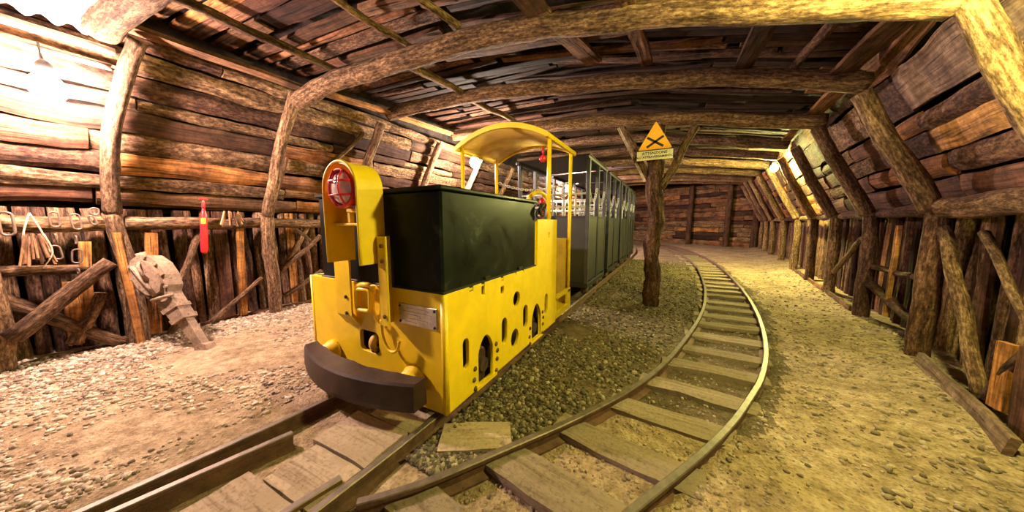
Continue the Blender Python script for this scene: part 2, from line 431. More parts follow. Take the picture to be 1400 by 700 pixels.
def slab(mb, p0, p1, w, th, nrm, mi=0, convex=.5, step=.12, rag=.12, seed=None):
    """a split board or half-log: p0->p1 is its length, nrm the side that faces the room"""
    sd = R.random() * 100 if seed is None else seed
    p0 = Vector(p0); p1 = Vector(p1); d = (p1 - p0); L = d.length; d.normalize()
    nrm = Vector(nrm); nrm = (nrm - d * nrm.dot(d)).normalized(); c = d.cross(nrm)
    n = max(2, int(L / step)); V = []; K = 7
    for i in range(n + 1):
        t = i / n; l = t * L
        e0 = -w / 2 * (1 + rag * nz(sd, l * 3) + rag * .5 * nz(sd, l * 11)); e1 = w / 2 * (1 + rag * nz(sd + 5, l * 3) + rag * .5 * nz(sd + 3, l * 11))
        off = nrm * (.012 * nz(sd + 8, l * 2))
        ce = p0 + d * l + off + (c * 0)
        V.append(ce + c * e0)
        for j in range(5):
            q = j / 4; x = e0 + (e1 - e0) * q
            hgt = th * (1 - convex * (2 * q - 1) ** 2) * (1 + .18 * nz(sd + 2, l * 6, q * 3))
            V.append(ce + c * x + nrm * hgt)
        V.append(ce + c * e1)
    F = []; U = []
    for i in range(n):
        for j in range(K):
            j2 = (j + 1) % K
            F.append((i * K + j, i * K + j2, (i + 1) * K + j2, (i + 1) * K + j))
            a0 = sd + i * L / n; a1 = sd + (i + 1) * L / n; b0 = j * w / 6; b1 = (j + 1) * w / 6
            U.append([(a0, b0), (a0, b1), (a1, b1), (a1, b0)])
    F.append(tuple(range(K - 1, -1, -1))); U.append([(sd, .01 * k) for k in range(K)])
    F.append(tuple(n * K + k for k in range(K))); U.append([(sd, .01 * k) for k in range(K)])
    mb.add(V, F, U, mi, False)

def one_log(name, pts, r0, r1, label, cat, group=None, mat=None, **k):
    b = MB(); log(b, pts, r0, r1, **k)
    return tag(b.build(name, [mat or BARK, ENDG]), label, cat, group)

L1P, L2P, L3P, L4P, L5P = 6.6, 6.5, 9, 2.8, 26
WORLDS, EXPO = .07, .82
# ================================================================== THE SETTING
def lerp_table(tab, s):
    if s <= tab[0][0]: return tab[0][1]
    for (a, b), (c, d) in zip(tab, tab[1:]):
        if s <= c: return b + (d - b) * (s - a) / (c - a)
    return tab[-1][1]
XR = [(-1.0, 1.36), (0.6, 1.39), (2.24, 1.43), (3.39, 1.72), (4.57, 1.86), (5.9, 2.05), (7.0, 2.19), (8.48, 2.38), (10.5, 2.66), (12.2, 2.83), (14.9, 3.13), (17, 3.5)]
def xr(s): return lerp_table(XR, s)
def zcap(x, s):
    x0 = xr(s) - 2.6
    return 2.47 - .185 * (1 - .5 * min(1, max(0, (s - 6) / 9))) * max(0, x - x0) + lerp_table([(1.95, 0), (2.9, .125), (4.5, .135), (6, .15), (9, .2), (15, .42), (22, .6)], s)
ZK = 1.2                                       # height of the waling logs
def left_up(z, back=0.0):                      # sloping upper left wall
    return -4.14 - back + .62 * max(0, z - ZK) / 1.3
def right_up(s, z, back=0.0):
    return xr(s) + .07 + back - .47 * max(0, z - ZK) / .95

# ---- floor
RIN = [(-.975, .585), (-.83, .75), (-.6, 1.11), (-.41, 1.42), (-.2, 1.82), (-.03, 2.25), (.13, 2.84), (.32, 3.74), (.45, 4.68), (.545, 6.16), (.55, 8.58), (.35, 11.0), (-.05, 13.3), (-.8, 15.6), (-2.0, 17.6)]
ROUT = [(-.62, .1), (-.34, .57), (-.08, 1.03), (.16, 1.45), (.33, 1.79), (.45, 2.08), (.59, 2.46), (.73, 3.0), (.84, 3.63), (.93, 4.35), (1.0, 5.25), (1.05, 6.5), (1.05, 8.7), (.88, 11.1), (.5, 13.6), (-.3, 16.0), (-1.6, 18.2)]
TL = [(-1.88, -.4), (-1.79, .3), (-1.74, .8), (-1.733, 1.0), (-1.733, 1.2), (-1.733, 3), (-1.733, 5), (-1.733, 7), (-1.733, 9), (-1.735, 9.5), (-1.85, 12), (-2.3, 15), (-3.1, 17.5)]
TR = [(-1.12, -.2), (-1.08, .5), (-1.06, 1.1), (-1.06, 2.5), (-1.06, 5), (-1.06, 8.), (-1.06, 9.2), (-1.063, 9.6), (-1.17, 12), (-1.6, 15), (-2.4, 17.7)]
def inx(y): return lerp_table([(b, a) for a, b in RIN], y)
def outx(y): return lerp_table([(b, a) for a, b in ROUT], y)
def tlx(y): return lerp_table([(b, a) for a, b in TL], y)
def gh(x, s):
    z = .018 * nz(x * 1.1, s * 1.1, 3) + .010 * nz(x * 4, s * 4, 7) + .005 * nz(x * 12, s * 12, 1)
    if x < tlx(s) - .03: z += .042 + .05 * max(0, (-3.3 - x)) + .02 * max(0, nz(x * .8, s * .8, 9))
    elif -1.02 < x < inx(s) - .03: z += .022
    elif x > outx(s) + .03: z += .030
    e = xr(s) - x
    if e < .5: z += .07 * (1 - max(0, e) / .5)
    return z
def trackdip(x, s):
    return 0
xs = np.concatenate([np.arange(-4.6, 2.6, .035), np.arange(2.6, 4.4, .12)])
ss = np.concatenate([np.arange(-1.2, 5.5, .035), np.arange(5.5, 22.2, .13)])
nx, ns = len(xs), len(ss)
V = [(float(x), float(y), gh(float(x), float(y))) for y in ss for x in xs]
F = [(j * nx + i, j * nx + i + 1, (j + 1) * nx + i + 1, (j + 1) * nx + i) for j in range(ns - 1) for i in range(nx - 1)]
fm = bpy.data.meshes.new('floor'); fm.from_pydata(V, [], F); fm.materials.append(DIRT)
fm.polygons.foreach_set('use_smooth', [True] * len(F))
fo = bpy.data.objects.new('floor', fm); COL.objects.link(fo); tag(fo, kind='structure')

# ---- tracks first: the gravel keeps off them
def path(t, z=0.0, step=.08): return spline([(a, b, z) for a, b in t], step)
PIN, POUT, PTL, PTR = path(RIN), path(ROUT), path(TL), path(TR)
RPROF = [(-.042, -.012), (.042, -.012), (.042, -.002), (.009, .008), (.009, .042), (.017, .048), (.017, .064), (.013, .068), (-.013, .068), (-.017, .064), (-.017, .048), (-.009, .042), (-.009, .008), (-.042, -.002)]
RMI = [0, 0, 0, 0, 0, 0, 1, 1, 1, 0, 0, 0, 0, 0]
def rail(name, pth, label, group, prof=RPROF):
    b = MB(); b.sweep(prof, [Vector((p.x, p.y, .004)) for p in pth], RMI)
    return tag(b.build(name, [RUST, RAILTOP], fix=True), label, 'rail', group)
rail('curved_rail', PIN, 'curved rusty steel rail on the inside of the bend, nearer the mine train', 'rails of the curved track')
rail('curved_rail', POUT, 'curved steel rail with worn top outside the bend, along the open floor', 'rails of the curved track')
rail('straight_rail', PTL, 'straight steel rail beside the pale gravel floor, leading under the locomotive bumper', 'rails of the train track')
rail('straight_rail', PTR, 'straight dirt-caked steel rail under the windowed flank of the yellow locomotive', 'rails of the train track')
rail('guard_rail', path([(-1.74, .02), (-1.655, .42), (-1.60, .66)]), 'short bright guard rail laid just inside the rail by the pale gravel', 'guard rails')
rail('guard_rail', path([(-1.185, .26), (-1.165, .46), (-1.135, .62)]), 'short dark guard rail with a blunt sawn end between planks and straight rail', 'guard rails')

# sleepers of the curved track: each its own beam
def cum(P):
    o = [0]
    for a, b in zip(P, P[1:]): o.append(o[-1] + (b - a).length)
    return o
def at_len(P, C, l):
    for i in range(len(P) - 1):
        if C[i + 1] >= l: return P[i].lerp(P[i + 1], (l - C[i]) / max(1e-9, C[i + 1] - C[i])), (P[i + 1] - P[i]).normalized()
    return P[-1], (P[-1] - P[-2]).normalized()
PC = [(a[0] * .5 + b[0] * .5, a[1] * .5 + b[1] * .5) for a, b in zip(RIN, ROUT)]
PCEN = path(PC); CC = cum(PCEN)
l = .42; k = 0
ORD = ['first', 'second', 'third', 'fourth', 'fifth', 'sixth', 'seventh', 'eighth', 'ninth', 'tenth', 'eleventh', 'twelfth', 'thirteenth', 'fourteenth', 'fifteenth', 'sixteenth', 'seventeenth', 'eighteenth', 'nineteenth', 'twentieth', 'twenty-first', 'twenty-second', 'twenty-third', 'twenty-fourth', 'twenty-fifth', 'twenty-sixth', 'twenty-seventh', 'twenty-eighth', 'twenty-ninth', 'thirtieth']
SLEEP = []
while l < CC[-1] - 4.5 and k < 30:
    p, t = at_len(PCEN, CC, l); sd = (Vector((t.y, -t.x, 0)) * .3 + Vector((1, .08, 0)) * .7).normalized(); ang = R.uniform(-.06, .06)
    sd = Matrix.Rotation(ang, 3, 'Z') @ sd
    hl = .325 + R.uniform(-.02, .02); w = R.uniform(.13, .18) + (.03 if k in (1, 3) else 0)
    SLEEP.append((p.copy(), sd.copy(), hl, w / 2))
    b = MB(); zt = .030 + R.uniform(-.008, .006)
    slab(b, p - sd * hl + Vector((0, 0, zt - .05)), p + sd * hl + Vector((0, 0, zt - .05 + R.uniform(-.006, .006))), w, .055, (0, 0, 1), 0, .07, .08, .1)
    tag(b.build('railway_sleeper', [TIEDARK], fix=True), f'dirt-worn wooden sleeper of the curved track, {ORD[k]} from the switch end', 'sleeper', 'sleepers of the curved track')
    l += R.uniform(.36, .44) if k > 1 else .40
    k += 1
# planks between the rails of the train track
yy = -.25; k = 0
while yy < 1.35:
    w = [.24, .2, .27, .22, .25, .19, .23][k % 7]; xa = -1.50 + [0, .05, -.03, .06, .0, .08, .03][k % 7]; xb = -1.115
    b = MB(); slab(b, (xa, yy + w / 2, -.002), (xb, yy + w / 2 + .01, -.002), w - .008, .05, (0, 0, 1), 0, .03, .06, .05)
    tag(b.build('walking_plank', [TIE], fix=True), f'dusty board laid between the straight rails before the bumper, {ORD[6 - k] if k < 7 else ORD[k]} from the locomotive', 'plank', 'boards between the straight rails')
    yy += w + .004; k += 1
b = MB(); slab(b, (-.96, 1.02, -.008), (-.66, 1.2, -.010), .2, .05, (0, 0, 1), 0, .05, .06, .1)
tag(b.build('sleeper_stub', [TIE], fix=True), 'sleeper end poking out of the gravel between the two tracks at the switch', 'sleeper')
# baulk lying along the train rail at the switch
# dirt painted darker as shade where the train and the curved track run
def inx(y): return lerp_table([(b, a) for a, b in RIN], y)
def outx(y): return lerp_table([(b, a) for a, b in ROUT], y)
fm.materials.append(DIRTSHADE); mi_ = []
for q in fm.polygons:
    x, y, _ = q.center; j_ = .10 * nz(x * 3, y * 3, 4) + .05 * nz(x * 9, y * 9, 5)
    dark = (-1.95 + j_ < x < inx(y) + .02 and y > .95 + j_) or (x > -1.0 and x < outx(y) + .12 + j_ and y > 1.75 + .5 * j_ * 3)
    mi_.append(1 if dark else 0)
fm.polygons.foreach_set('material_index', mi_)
# ---- loose gravel
phi = (1 + 5 ** .5) / 2
ICO = np.array([(-1, phi, 0), (1, phi, 0), (-1, -phi, 0), (1, -phi, 0), (0, -1, phi), (0, 1, phi), (0, -1, -phi), (0, 1, -phi), (phi, 0, -1), (phi, 0, 1), (-phi, 0, -1), (-phi, 0, 1)], float); ICO /= np.linalg.norm(ICO[0])
IF = np.array([(0, 11, 5), (0, 5, 1), (0, 1, 7), (0, 7, 10), (0, 10, 11), (1, 5, 9), (5, 11, 4), (11, 10, 2), (10, 7, 6), (7, 1, 8), (3, 9, 4), (3, 4, 2), (3, 2, 6), (3, 6, 8), (3, 8, 9), (4, 9, 5), (2, 4, 11), (6, 2, 10), (8, 6, 7), (9, 8, 1)])
RG = np.random.default_rng(5)
def stones(name, pts, radii, mat, z=None):
    n = len(pts); P = np.array(pts, float); r = np.array(radii)[:, None, None]
    jit = 1 + RG.uniform(-.32, .32, (n, 12, 1)); sc = RG.uniform(.6, 1.25, (n, 1, 3)); sc[:, :, 2] *= .75
    a = RG.uniform(0, 2 * PI, n); c, s_ = np.cos(a), np.sin(a)
    Q = ICO[None] * jit * sc * r
    X = Q[:, :, 0] * c[:, None] - Q[:, :, 1] * s_[:, None]; Y = Q[:, :, 0] * s_[:, None] + Q[:, :, 1] * c[:, None]
    Q = np.stack([X, Y, Q[:, :, 2]], 2) + P[:, None, :]
    Fc = (IF[None] + (np.arange(n) * 12)[:, None, None]).reshape(-1, 3)
    me = bpy.data.meshes.new(name); me.vertices.add(n * 12); me.vertices.foreach_set('co', Q.astype(np.float32).ravel())
    me.loops.add(len(Fc) * 3); me.loops.foreach_set('vertex_index', Fc.astype(np.int32).ravel())
    me.polygons.add(len(Fc)); me.polygons.foreach_set('loop_start', np.arange(0, len(Fc) * 3, 3, dtype=np.int32)); me.polygons.foreach_set('loop_total', np.full(len(Fc), 3, np.int32))
    me.materials.append(mat); me.update(calc_edges=True); me.validate()
    o = bpy.data.objects.new(name, me); COL.objects.link(o); return o
def dist_path(x, y, P):
    return min((p.x - x) ** 2 + (p.y - y) ** 2 for p in P) ** .5
PINs, POUTs = PIN[::2], POUT[::2]
def outx(y): return lerp_table([(b, a) for a, b in ROUT], y)
def scatter(n, fn, rmin, rmax, name, mat, label, pw=2.2, sink=.35):
    pts = []; rad = []; tries = 0
    while len(pts) < n and tries < n * 12:
        tries += 1
        q = fn()
        if q is None: continue
        x, y = q; r = rmin + (rmax - rmin) * R.random() ** pw
        pts.append((x, y, gh(x, y) + r * (.5 - sink))); rad.append(r)
    return tag(stones(name, pts, rad, mat), label, 'gravel', None, 'stuff')
def f_left():
    y = -.3 + 9 * R.random() ** 2.2; x = -4.12 + (4.12 - 1.95) * R.random()
    if nz(x * 1.7, y * 1.7, 20) + .45 * (abs(x + 3.0) - .6) + .25 < R.uniform(-.15, .5): return None
    return x, y
scatter(15000, f_left, .0055, .018, 'pale_gravel', GRAVEL, 'pale loose gravel strewn over the floor between the train and the tool-hung wall')
def f_leftheap():
    y = -.3 + 4.5 * R.random(); x = -4.12 + .55 * R.random() ** 1.7
    return x, y
scatter(2200, f_leftheap, .008, .022, 'heaped_gravel', GRAVEL, 'coarser gravel heaped along the foot of the tool-hung wall')
def f_mid():
    y = .85 + 8.5 * R.random() ** 1.9; a = -1.0; c = inx(y) - .075
    if c <= a: return None
    x = a + (c - a) * R.random()
    if nz(x * 1.9, y * 1.9, 40) + .5 < R.uniform(-.1, .35): return None
    return x, y
scatter(15000, f_mid, .006, .020, 'track_gravel', GRAVELD, 'olive grey gravel filling the strip between the locomotive and the curved track')
def f_in():
    y = .4 + 9 * R.random() ** 1.7; a = inx(y) + .065; c = outx(y) - .065
    x = a + (c - a) * R.random()
    for (p, sd, hl, hw) in SLEEP:
        d = Vector((x - p.x, y - p.y, 0))
        if abs(d.dot(Vector((-sd.y, sd.x, 0)))) < hw * .95 and abs(d.dot(sd)) < hl: return None if R.random() < .985 else (x, y)
    return x, y
scatter(1900, f_in, .004, .013, 'ballast_gravel', GRAVELM, 'small stones packed between the sleepers of the curved track')
def f_cess():
    y = .4 + 7 * R.random() ** 1.5; x = outx(y) + .07 + .28 * R.random() ** 1.6
    return x, y
scatter(1900, f_cess, .004, .013, 'track_gravel', GRAVELM, 'stones along the outside of the curved rail')
def f_right():
    y = 1.6 + 9 * R.random() ** 1.8; x = xr(y) + .05 - .75 * R.random() ** 2.0
    return x, y
scatter(2600, f_right, .005, .019, 'stray_gravel', GRAVELM, 'loose stones along the foot of the pole-lined wall by the curved track')
def f_open():
    y = .9 + 8 * R.random() ** 1.8; a = outx(y) + .2; c = xr(y)
    x = a + (c - a) * R.random(); return x, y
scatter(700, f_open, .003, .009, 'scattered_stones', GRAVELM, 'few small stones on the trodden dirt floor beside the curved track')

# ---- ceiling: dark rock, then rough slabs laid across the caps
def zroof(x, s): return zcap(x, s) + .20
b = MB()
gx = np.arange(-4.5, 4.6, .3); gs = np.arange(-1.2, 22.3, .3)
Vc = [(float(x), float(y), zroof(float(x), float(y)) + .16 + .05 * nz(x * 2, y * 2)) for y in gs for x in gx]; n1 = len(gx)
b.add(Vc, [(j * n1 + i, (j + 1) * n1 + i, (j + 1) * n1 + i + 1, j * n1 + i + 1) for j in range(len(gs) - 1) for i in range(n1 - 1)], None, 2)
y = -.6
while y < 17:
    w = R.uniform(.06, .15) * (1 if y < 6 else 1.5)
    x = -3.75 + R.uniform(-.15, .1)
    while x < xr(y) - .35:
        L = R.uniform(.7, 2.2); x1 = min(x + L, xr(y) - .25)
        sl = .07 * (x1 - x)
        mi = R.choice([0, 0, 1, 1, 1, 3] if y < 2.05 else [4, 4, 4, 4, 3, 1])  # slabs past the first cap have the shade in their colour
        pts = []
        z0 = zroof(x, y) + R.uniform(-.01, .03); z1 = zroof(x1, y) + R.uniform(-.01, .03)
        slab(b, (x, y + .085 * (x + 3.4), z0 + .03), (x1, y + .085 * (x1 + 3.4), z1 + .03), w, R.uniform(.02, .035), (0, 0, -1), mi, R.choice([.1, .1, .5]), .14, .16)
        x = x1 + R.uniform(.0, .12)
    y += w + R.uniform(.008, .085)
tag(b.build('ceiling', [PLANK, PLANKRED, ROCK, BARKDARK, SHADEPLANK]), kind='structure')

# ---- wall_left: round poles below the waling, split slabs above
b = MB()
b.add([(-4.42, -1.2, -.2), (-4.42, 22, -.2), (-4.42, 22, ZK), (-4.42, -1.2, ZK), (left_up(3, .25), 22, 3.05), (left_up(3, .25), -1.2, 3.05)], [(0, 1, 2, 3), (3, 2, 4, 5)], None, 2)
y = -.5
while y < 9:
    r = R.uniform(.030, .058); t = R.uniform(-.035, .035)
    if R.random() < .84: log(b, [(-4.24 + R.uniform(-.02, .02), y, -.05), (-4.24 + R.uniform(-.03, .02), y + t, ZK + .02)], r, r * R.uniform(.75, 1), 9, R.choice([0, 0, 3]), 5, .01, .09)
    else: slab(b, (-4.22, y, -.05), (-4.22, y + t, ZK + .02), r * 2.1, .03, (1, 0, 0), R.choice([1, 1, 4, 4, 6]), .1)
    y += r * 2 + R.uniform(-.012, .012)
z = ZK + .05; row = 0
while z < 2.52:
    h = R.uniform(.095, .17); y = -1.2 + R.uniform(-.4, 0)
    while y < 13:
        L = R.uniform(.9, 2.4); zz = z + h / 2 + R.uniform(-.008, .008)
        mi = R.choice([0, 0, 0, 3, 3, 1, 1, 4])
        slab(b, (left_up(zz, .10), y, zz), (left_up(zz, .10), y + L, zz + R.uniform(-.015, .015)), h * R.uniform(.94, 1.06), R.uniform(.03, .06), (.9, 0, -.43), mi, R.choice([.25, .6, .7]), .10, .3)
        y += L + R.uniform(0, .02)
    z += h
tag(b.build('wall_left', [BARK, PLANK, ROCK, BARKDARK, PLANKRED, ENDG, ORANGE], fix=False), kind='structure')

# ---- wall_right
b = MB()
sv = np.arange(-1.2, 22, .4)
Vr = []
for y in sv:
    y = float(y); Vr += [(xr(y) + .42, y, -.2), (xr(y) + .42, y, ZK), (right_up(y, 2.9, .28), y, 2.95)]
b.add(Vr, [f for i in range(len(sv) - 1) for f in ((3 * i, 3 * i + 1, 3 * i + 4, 3 * i + 3), (3 * i + 1, 3 * i + 2, 3 * i + 5, 3 * i + 4))], None, 2)
y = .9
while y < 16.5:
    r = R.uniform(.028, .056) * (1 if y < 7 else 1.2); t = R.uniform(-.07, .07)
    x = xr(y) + .23 + R.uniform(-.02, .03)
    if R.random() < .72: log(b, [(x, y, -.05), (x + R.uniform(-.03, .03), y + t, ZK + .03)], r, r * R.uniform(.75, 1), 9 if y < 6 else 7, R.choice([0, 0, 3, 1, 4]), 5, .012, .09 if y < 6 else .2)
    else: slab(b, (x, y, -.05), (x, y + t, ZK + .03), r * 2.0, .03, (-1, 0, 0), R.choice([4, 4, 4, 1, 1, 6]), .1)
    y += r * 2 + R.uniform(.0, .03)
z = ZK + .05; row = 0
ROWS = [(.20, 'd'), (.16, 'd'), (.165, 'o'), (.13, 'd'), (.3, 'b'), (.2, 'd')]
for h, kind in ROWS:
    y = .3
    while y < 17:
        L = R.uniform(.9, 1.5) if y < 3.3 else R.uniform(.35, .95)
        if y < 3.35: y1 = 3.36 if y + L > 2.2 else y + L
        else: y1 = y + L
        zz = z + h / 2; sg = .033 * max(0, (y + y1) / 2 - 3)
        mi = {'d': R.choice([0, 3, 4, 7]), 'o': 6, 'b': 8}[kind]
        if y > 3.3: mi = R.choice([0, 3, 4, 7, 7, 6]) if kind != 'b' else R.choice([0, 3])
        hh = h * (1 + sg * .6)
        zz = ZK + .05 + (zz - ZK - .05) * (1 + sg * .5)
        slab(b, (right_up(y, zz, .115), y, zz + R.uniform(-.01, .01)), (right_up(y1, zz, .115), y1, zz + R.uniform(-.02, .02)), hh * R.uniform(.95, 1.05), R.uniform(.03, .06), (-.9, .1, -.43), mi, .12 if kind in 'ob' else R.choice([.3, .6]), .12, .15)
        y = y1 + R.uniform(0, .02)
    z += h
tag(b.build('wall_right', [BARK, PLANK, ROCK, BARKDARK, PLANKRED, ENDG, ORANGE, PLANKRED, SMOOTHB]), kind='structure')

# ---- wall_back: the drift bends away; split logs stacked lengthwise
b = MB()
EA = Vector((3.75, 15.75, 0)); EB = Vector((-4.6, 21.6, 0)); ed = (EB - EA).normalized(); en = Vector((-ed.y, ed.x, 0)); en = en if en.y < 0 else -en
b.add([EA - en * .25 + Vector((0, 0, -.2)), EB - en * .25 + Vector((0, 0, -.2)), EB - en * .25 + Vector((0, 0, 3.6)), EA - en * .25 + Vector((0, 0, 3.6))], [(0, 1, 2, 3)], None, 2)
z = .02
while z < 3.3:
    h = R.uniform(.13, .24); l0 = -.3
    while l0 < 10:
        L = R.uniform(1.2, 3)
        slab(b, EA + ed * l0 + Vector((0, 0, z + h / 2)), EA + ed * (l0 + L) + Vector((0, 0, z + h / 2 + R.uniform(-.03, .03))), h * .96, R.uniform(.05, .11), en, R.choice([0, 1, 3, 3, 0, 1]), R.choice([.3, .7]), .2, .2)
        l0 += L + .02
    z += h
tag(b.build('wall_back', [BARK, PLANK, ROCK, PLANKRED]), kind='structure')

# ================================================================== TIMBERING
def side_words(k, n): return ORD[k]
# --- right side frames: (s, base x, knee x, top x, top z)
RF = []
for i, (s_, topdx, topz) in enumerate([(2.2, -.44, 2.06), (3.40, -.46, 2.1), (4.57, -.47, 2.15), (5.9, -.5, 2.2), (7.05, -.5, 2.25), (8.48, -.47, 2.3), (10.5, -.5, 2.4), (12.2, -.52, 2.5), (13.6, -.52, 2.58), (14.95, -.55, 2.58)]):
    RF.append((s_, xr(s_), -.47 * (topz - ZK) / .95 - .01, topz))
WHICH = ['outermost', 'beside the loose base board', 'with orange board beside it', 'past the slanting braces', 'just before the greenish lamp', 'yellow-lit below its lamp', 'first beyond the greenish lamp', 'second beyond the greenish lamp', 'third beyond the greenish lamp', 'last before the end wall']
WHICH[0] = 'outermost, flooded with light'
for i, (s_, x, dx, tz) in enumerate(RF):
    r = .062 if i < 6 else .075
    if i > 0:
        one_log('timber_post', [(x + .0, s_, -.04), (x + R.uniform(-.01, .02), s_ + R.uniform(-.03, .03), .6), (x - .01, s_ + .0, ZK - .03)], r * 1.06, r * .95,
            f'upright bark post, curved-track wall, {WHICH[i]}', 'post', 'upright posts along the curved track', BARKDARK if i in (1, 2, 4) else BARK, seg=16)
    PR = [(x - .04, s_, ZK + .0), (x + dx * .5 - .05, s_, (ZK + tz) / 2 + .02), (x + dx - .03, s_, tz)] if i else [(1.52, 2.2, 1.15), (1.335, 2.2, 1.56), (1.09, 2.2, 2.09)]
    one_log('inclined_prop', PR, r * (1.02 if i else .98), r * (.95 if i else .82),
        f'sloping roof prop on the curved-track side, {WHICH[i]}', 'prop', 'sloping props along the curved track', BARK, seg=16)
# waling logs between them
for i in range(len(RF) - 1):
    s0, s1 = RF[i][0], RF[i + 1][0]
    r = .085 if i == 0 else .055
    s0 = s0 - 1.2 if i == 0 else s0
    one_log('waling_log', [(xr(s0) + (.02 if i else -.035), s0 + .09, ZK - .0), (xr(s1) + (.02 if i else -.02), s1 - .09, ZK + (.0 if i else .01))], r, r * .85,
        f'horizontal waling log of the curved-track wall, {"thick, in the outermost bay" if i == 0 else "bay of post " + WHICH[i + 1].replace(" the greenish lamp", " that lamp")}', 'log', 'waling logs along the curved track', BARKDARK if i % 2 else BARK)

# --- left side frames
LF = [(.0, -4.02), (.59, -4.02), (1.60, -4.0), (2.62, -4.0), (3.75, -4.0), (4.95, -4.0), (6.3, -4.0), (7.8, -4.0), (9.4, -4.0), (11.0, -4.0)]
LW = ['beside the big chain ring', 'beside the leaning rock drill', 'between the hanging sticks and the locomotive', 'behind the headlamp of the locomotive', 'hidden behind the battery box', 'beside the blazing white lamp', 'seen through the cab', 'seen through the cab rear', 'beside the first car', 'beside the second car']
for i, (s_, x) in enumerate(LF):
    r = [.06, .052, .06, .06][min(i, 3)]
    if i < 4:
        one_log('timber_post', [(x, s_, -.04), (x + .01, s_ + (.02 if i == 1 else 0), .55), (x - .01, s_ - (.03 if i == 1 else 0), ZK - .02)], r * 1.08, r,
            f'upright bark post on the tool-hung wall, {LW[i]}', 'post', 'upright posts of the tool-hung wall', BARK, seg=16)
    top = (left_up(2.42) + .09, s_ + .12, 2.42)
    if i == 1: mid = (left_up(1.75) + .06, s_ - .02, 1.75)
    else: mid = (left_up(1.8) + .085, s_ + .06, 1.8)
    one_log('inclined_prop', [(x + .0, s_ - (.03 if i == 1 else 0), ZK - .02), mid, top], r * .95, r * .9,
        f'sloping roof prop on the tool-hung wall, {LW[i]}', 'prop', 'sloping props over the tool-hung wall', PALE if i == 5 else BARK, seg=16)  # the prop by the cab lamp is painted pale for its glare
for i, (a, c, r) in enumerate([(-.5, .55, .062), (.62, 1.56, .058), (1.63, 2.6, .056), (2.65, 4.9, .058)]):
    one_log('waling_log', [(-4.06, a, ZK - .1), (-4.06, c, ZK - .1)], r, r * .95,
        'horizontal waling log of the tool-hung wall, ' + ['bay with the hanging chains', 'bay with the red extinguisher', 'bay beside the locomotive front', 'bay behind the battery box'][i], 'log', 'waling logs of the tool-hung wall', BARK)

# --- roof caps: bowed logs from wall to wall
def cap(lbl, pts, r0, r1, mat=BARK, **k):
    one_log('cap_log', pts, r0, r1, lbl, 'roof log', 'logs carrying the roof', mat, seg=20 if r0 > .07 else 14, **k)
cap('thick bowed log across the roof, spanning the whole picture in front of the locomotive cab', [(-3.48, 1.75, 2.36), (-3.0, 1.79, 2.44), (-2.52, 1.85, 2.47), (-1.72, 1.93, 2.475), (-1.08, 1.99, 2.46), (-.57, 2.04, 2.405), (-.14, 2.08, 2.345), (.22, 2.12, 2.275), (.68, 2.16, 2.175), (1.06, 2.2, 2.085)], .083, .070, wob=.008, rough=.14)
cap('second bowed roof log, mossy, passing above the triangular sign and cab', [(-3.5, 2.9, 2.58), (-2.67, 2.98, 2.62), (-1.68, 3.08, 2.59), (-.87, 3.17, 2.52), (-.19, 3.24, 2.45), (.39, 3.3, 2.36), (.88, 3.36, 2.26), (1.26, 3.4, 2.165)], .078, .072, wob=.008)
cap('third roof log, resting on the forked sign post', [(-3.45, 4.2, 2.62), (-1.84, 4.30, 2.56), (-.68, 4.39, 2.49), (.18, 4.46, 2.4), (.91, 4.53, 2.28), (1.40, 4.57, 2.2)], .085, .08)
cap('log across the roof close to the corner out beyond the first chain ring', [(-3.45, .55, 2.40), (-2.9, .62, 2.47), (-1.9, .72, 2.48), (-.8, .8, 2.41), (.3, .88, 2.22), (.95, .95, 2.07)], .085, .08)
for i, (s_, r, mt) in enumerate([(5.9, .08, BARK), (7.05, .08, BARK), (8.48, .09, BARK), (10.5, .09, BARK), (12.2, .09, BARK), (13.6, .09, BARK), (14.95, .1, BARK)]):
    xa = -3.5; xb = xr(s_) - .60
    zb = zcap(xb, s_) + .01
    cap(f'distant roof log seen past the sign post, {ORD[i]} behind the sign', [(xa, s_ - .3, zcap(xa, s_)), ((xa + xb) * .5, s_ - .12, zcap((xa + xb) / 2, s_) + .02), (xb - 1.1, s_ - .02, zcap(xb - 1.1, s_)), (xb, s_, zb)], r, r * .95, mt, wob=.01, step=.12)

# --- battens along the drift over the caps
def batten(pts, w, lbl, mat, flat=True):
    b = MB()
    if flat:
        for a, c in zip(pts, pts[1:]): slab(b, a, c, w, .035, (0, 0, -1), 0, .08)
    else: log(b, pts, w / 2, w / 2 * .9, 10, 0, 1)
    tag(b.build('batten', [mat, ENDG], fix=True), lbl, 'batten', 'battens along the roof')
zb = lambda x, s: zcap(x, s) + .115
batten([(-2.98, .3, zb(-2.98, .3)), (-2.98, 2.05, zb(-2.98, 2.05) - .01)], .075, 'thin pole batten under the front roof slabs, beside the tool-hung wall', BARK, False)
batten([(-2.05, .7, zb(-2, 1)), (-2.05, 2.2, zb(-2, 2))], .05, 'slim pole batten under the roof slabs above the headlamp', BARK, False)
batten([(-1.63, .9, zb(-1.63, 1)), (-1.5, 1.92, zb(-1.5, 1.9))], .06, 'slim round batten reaching the thick bowed log over the locomotive front', BARK, False)
batten([(-.92, 1.2, zb(-.9, 1.2) - .02), (-.85, 1.93, zb(-.85, 1.93) - .02), (-.74, 3.0, zb(-.74, 3) - .02)], .15, 'broad brown board laid lengthwise over the thick bowed roof log', PLANK)
batten([(-.33, 1.2, zb(-.33, 1.2) - .02), (-.31, 1.93, zb(-.31, 1.93) - .02), (-.28, 3.1, zb(-.28, 3.1) - .02)], .1, 'dark board laid lengthwise above the triangular sign between two roof logs', PLANKRED)
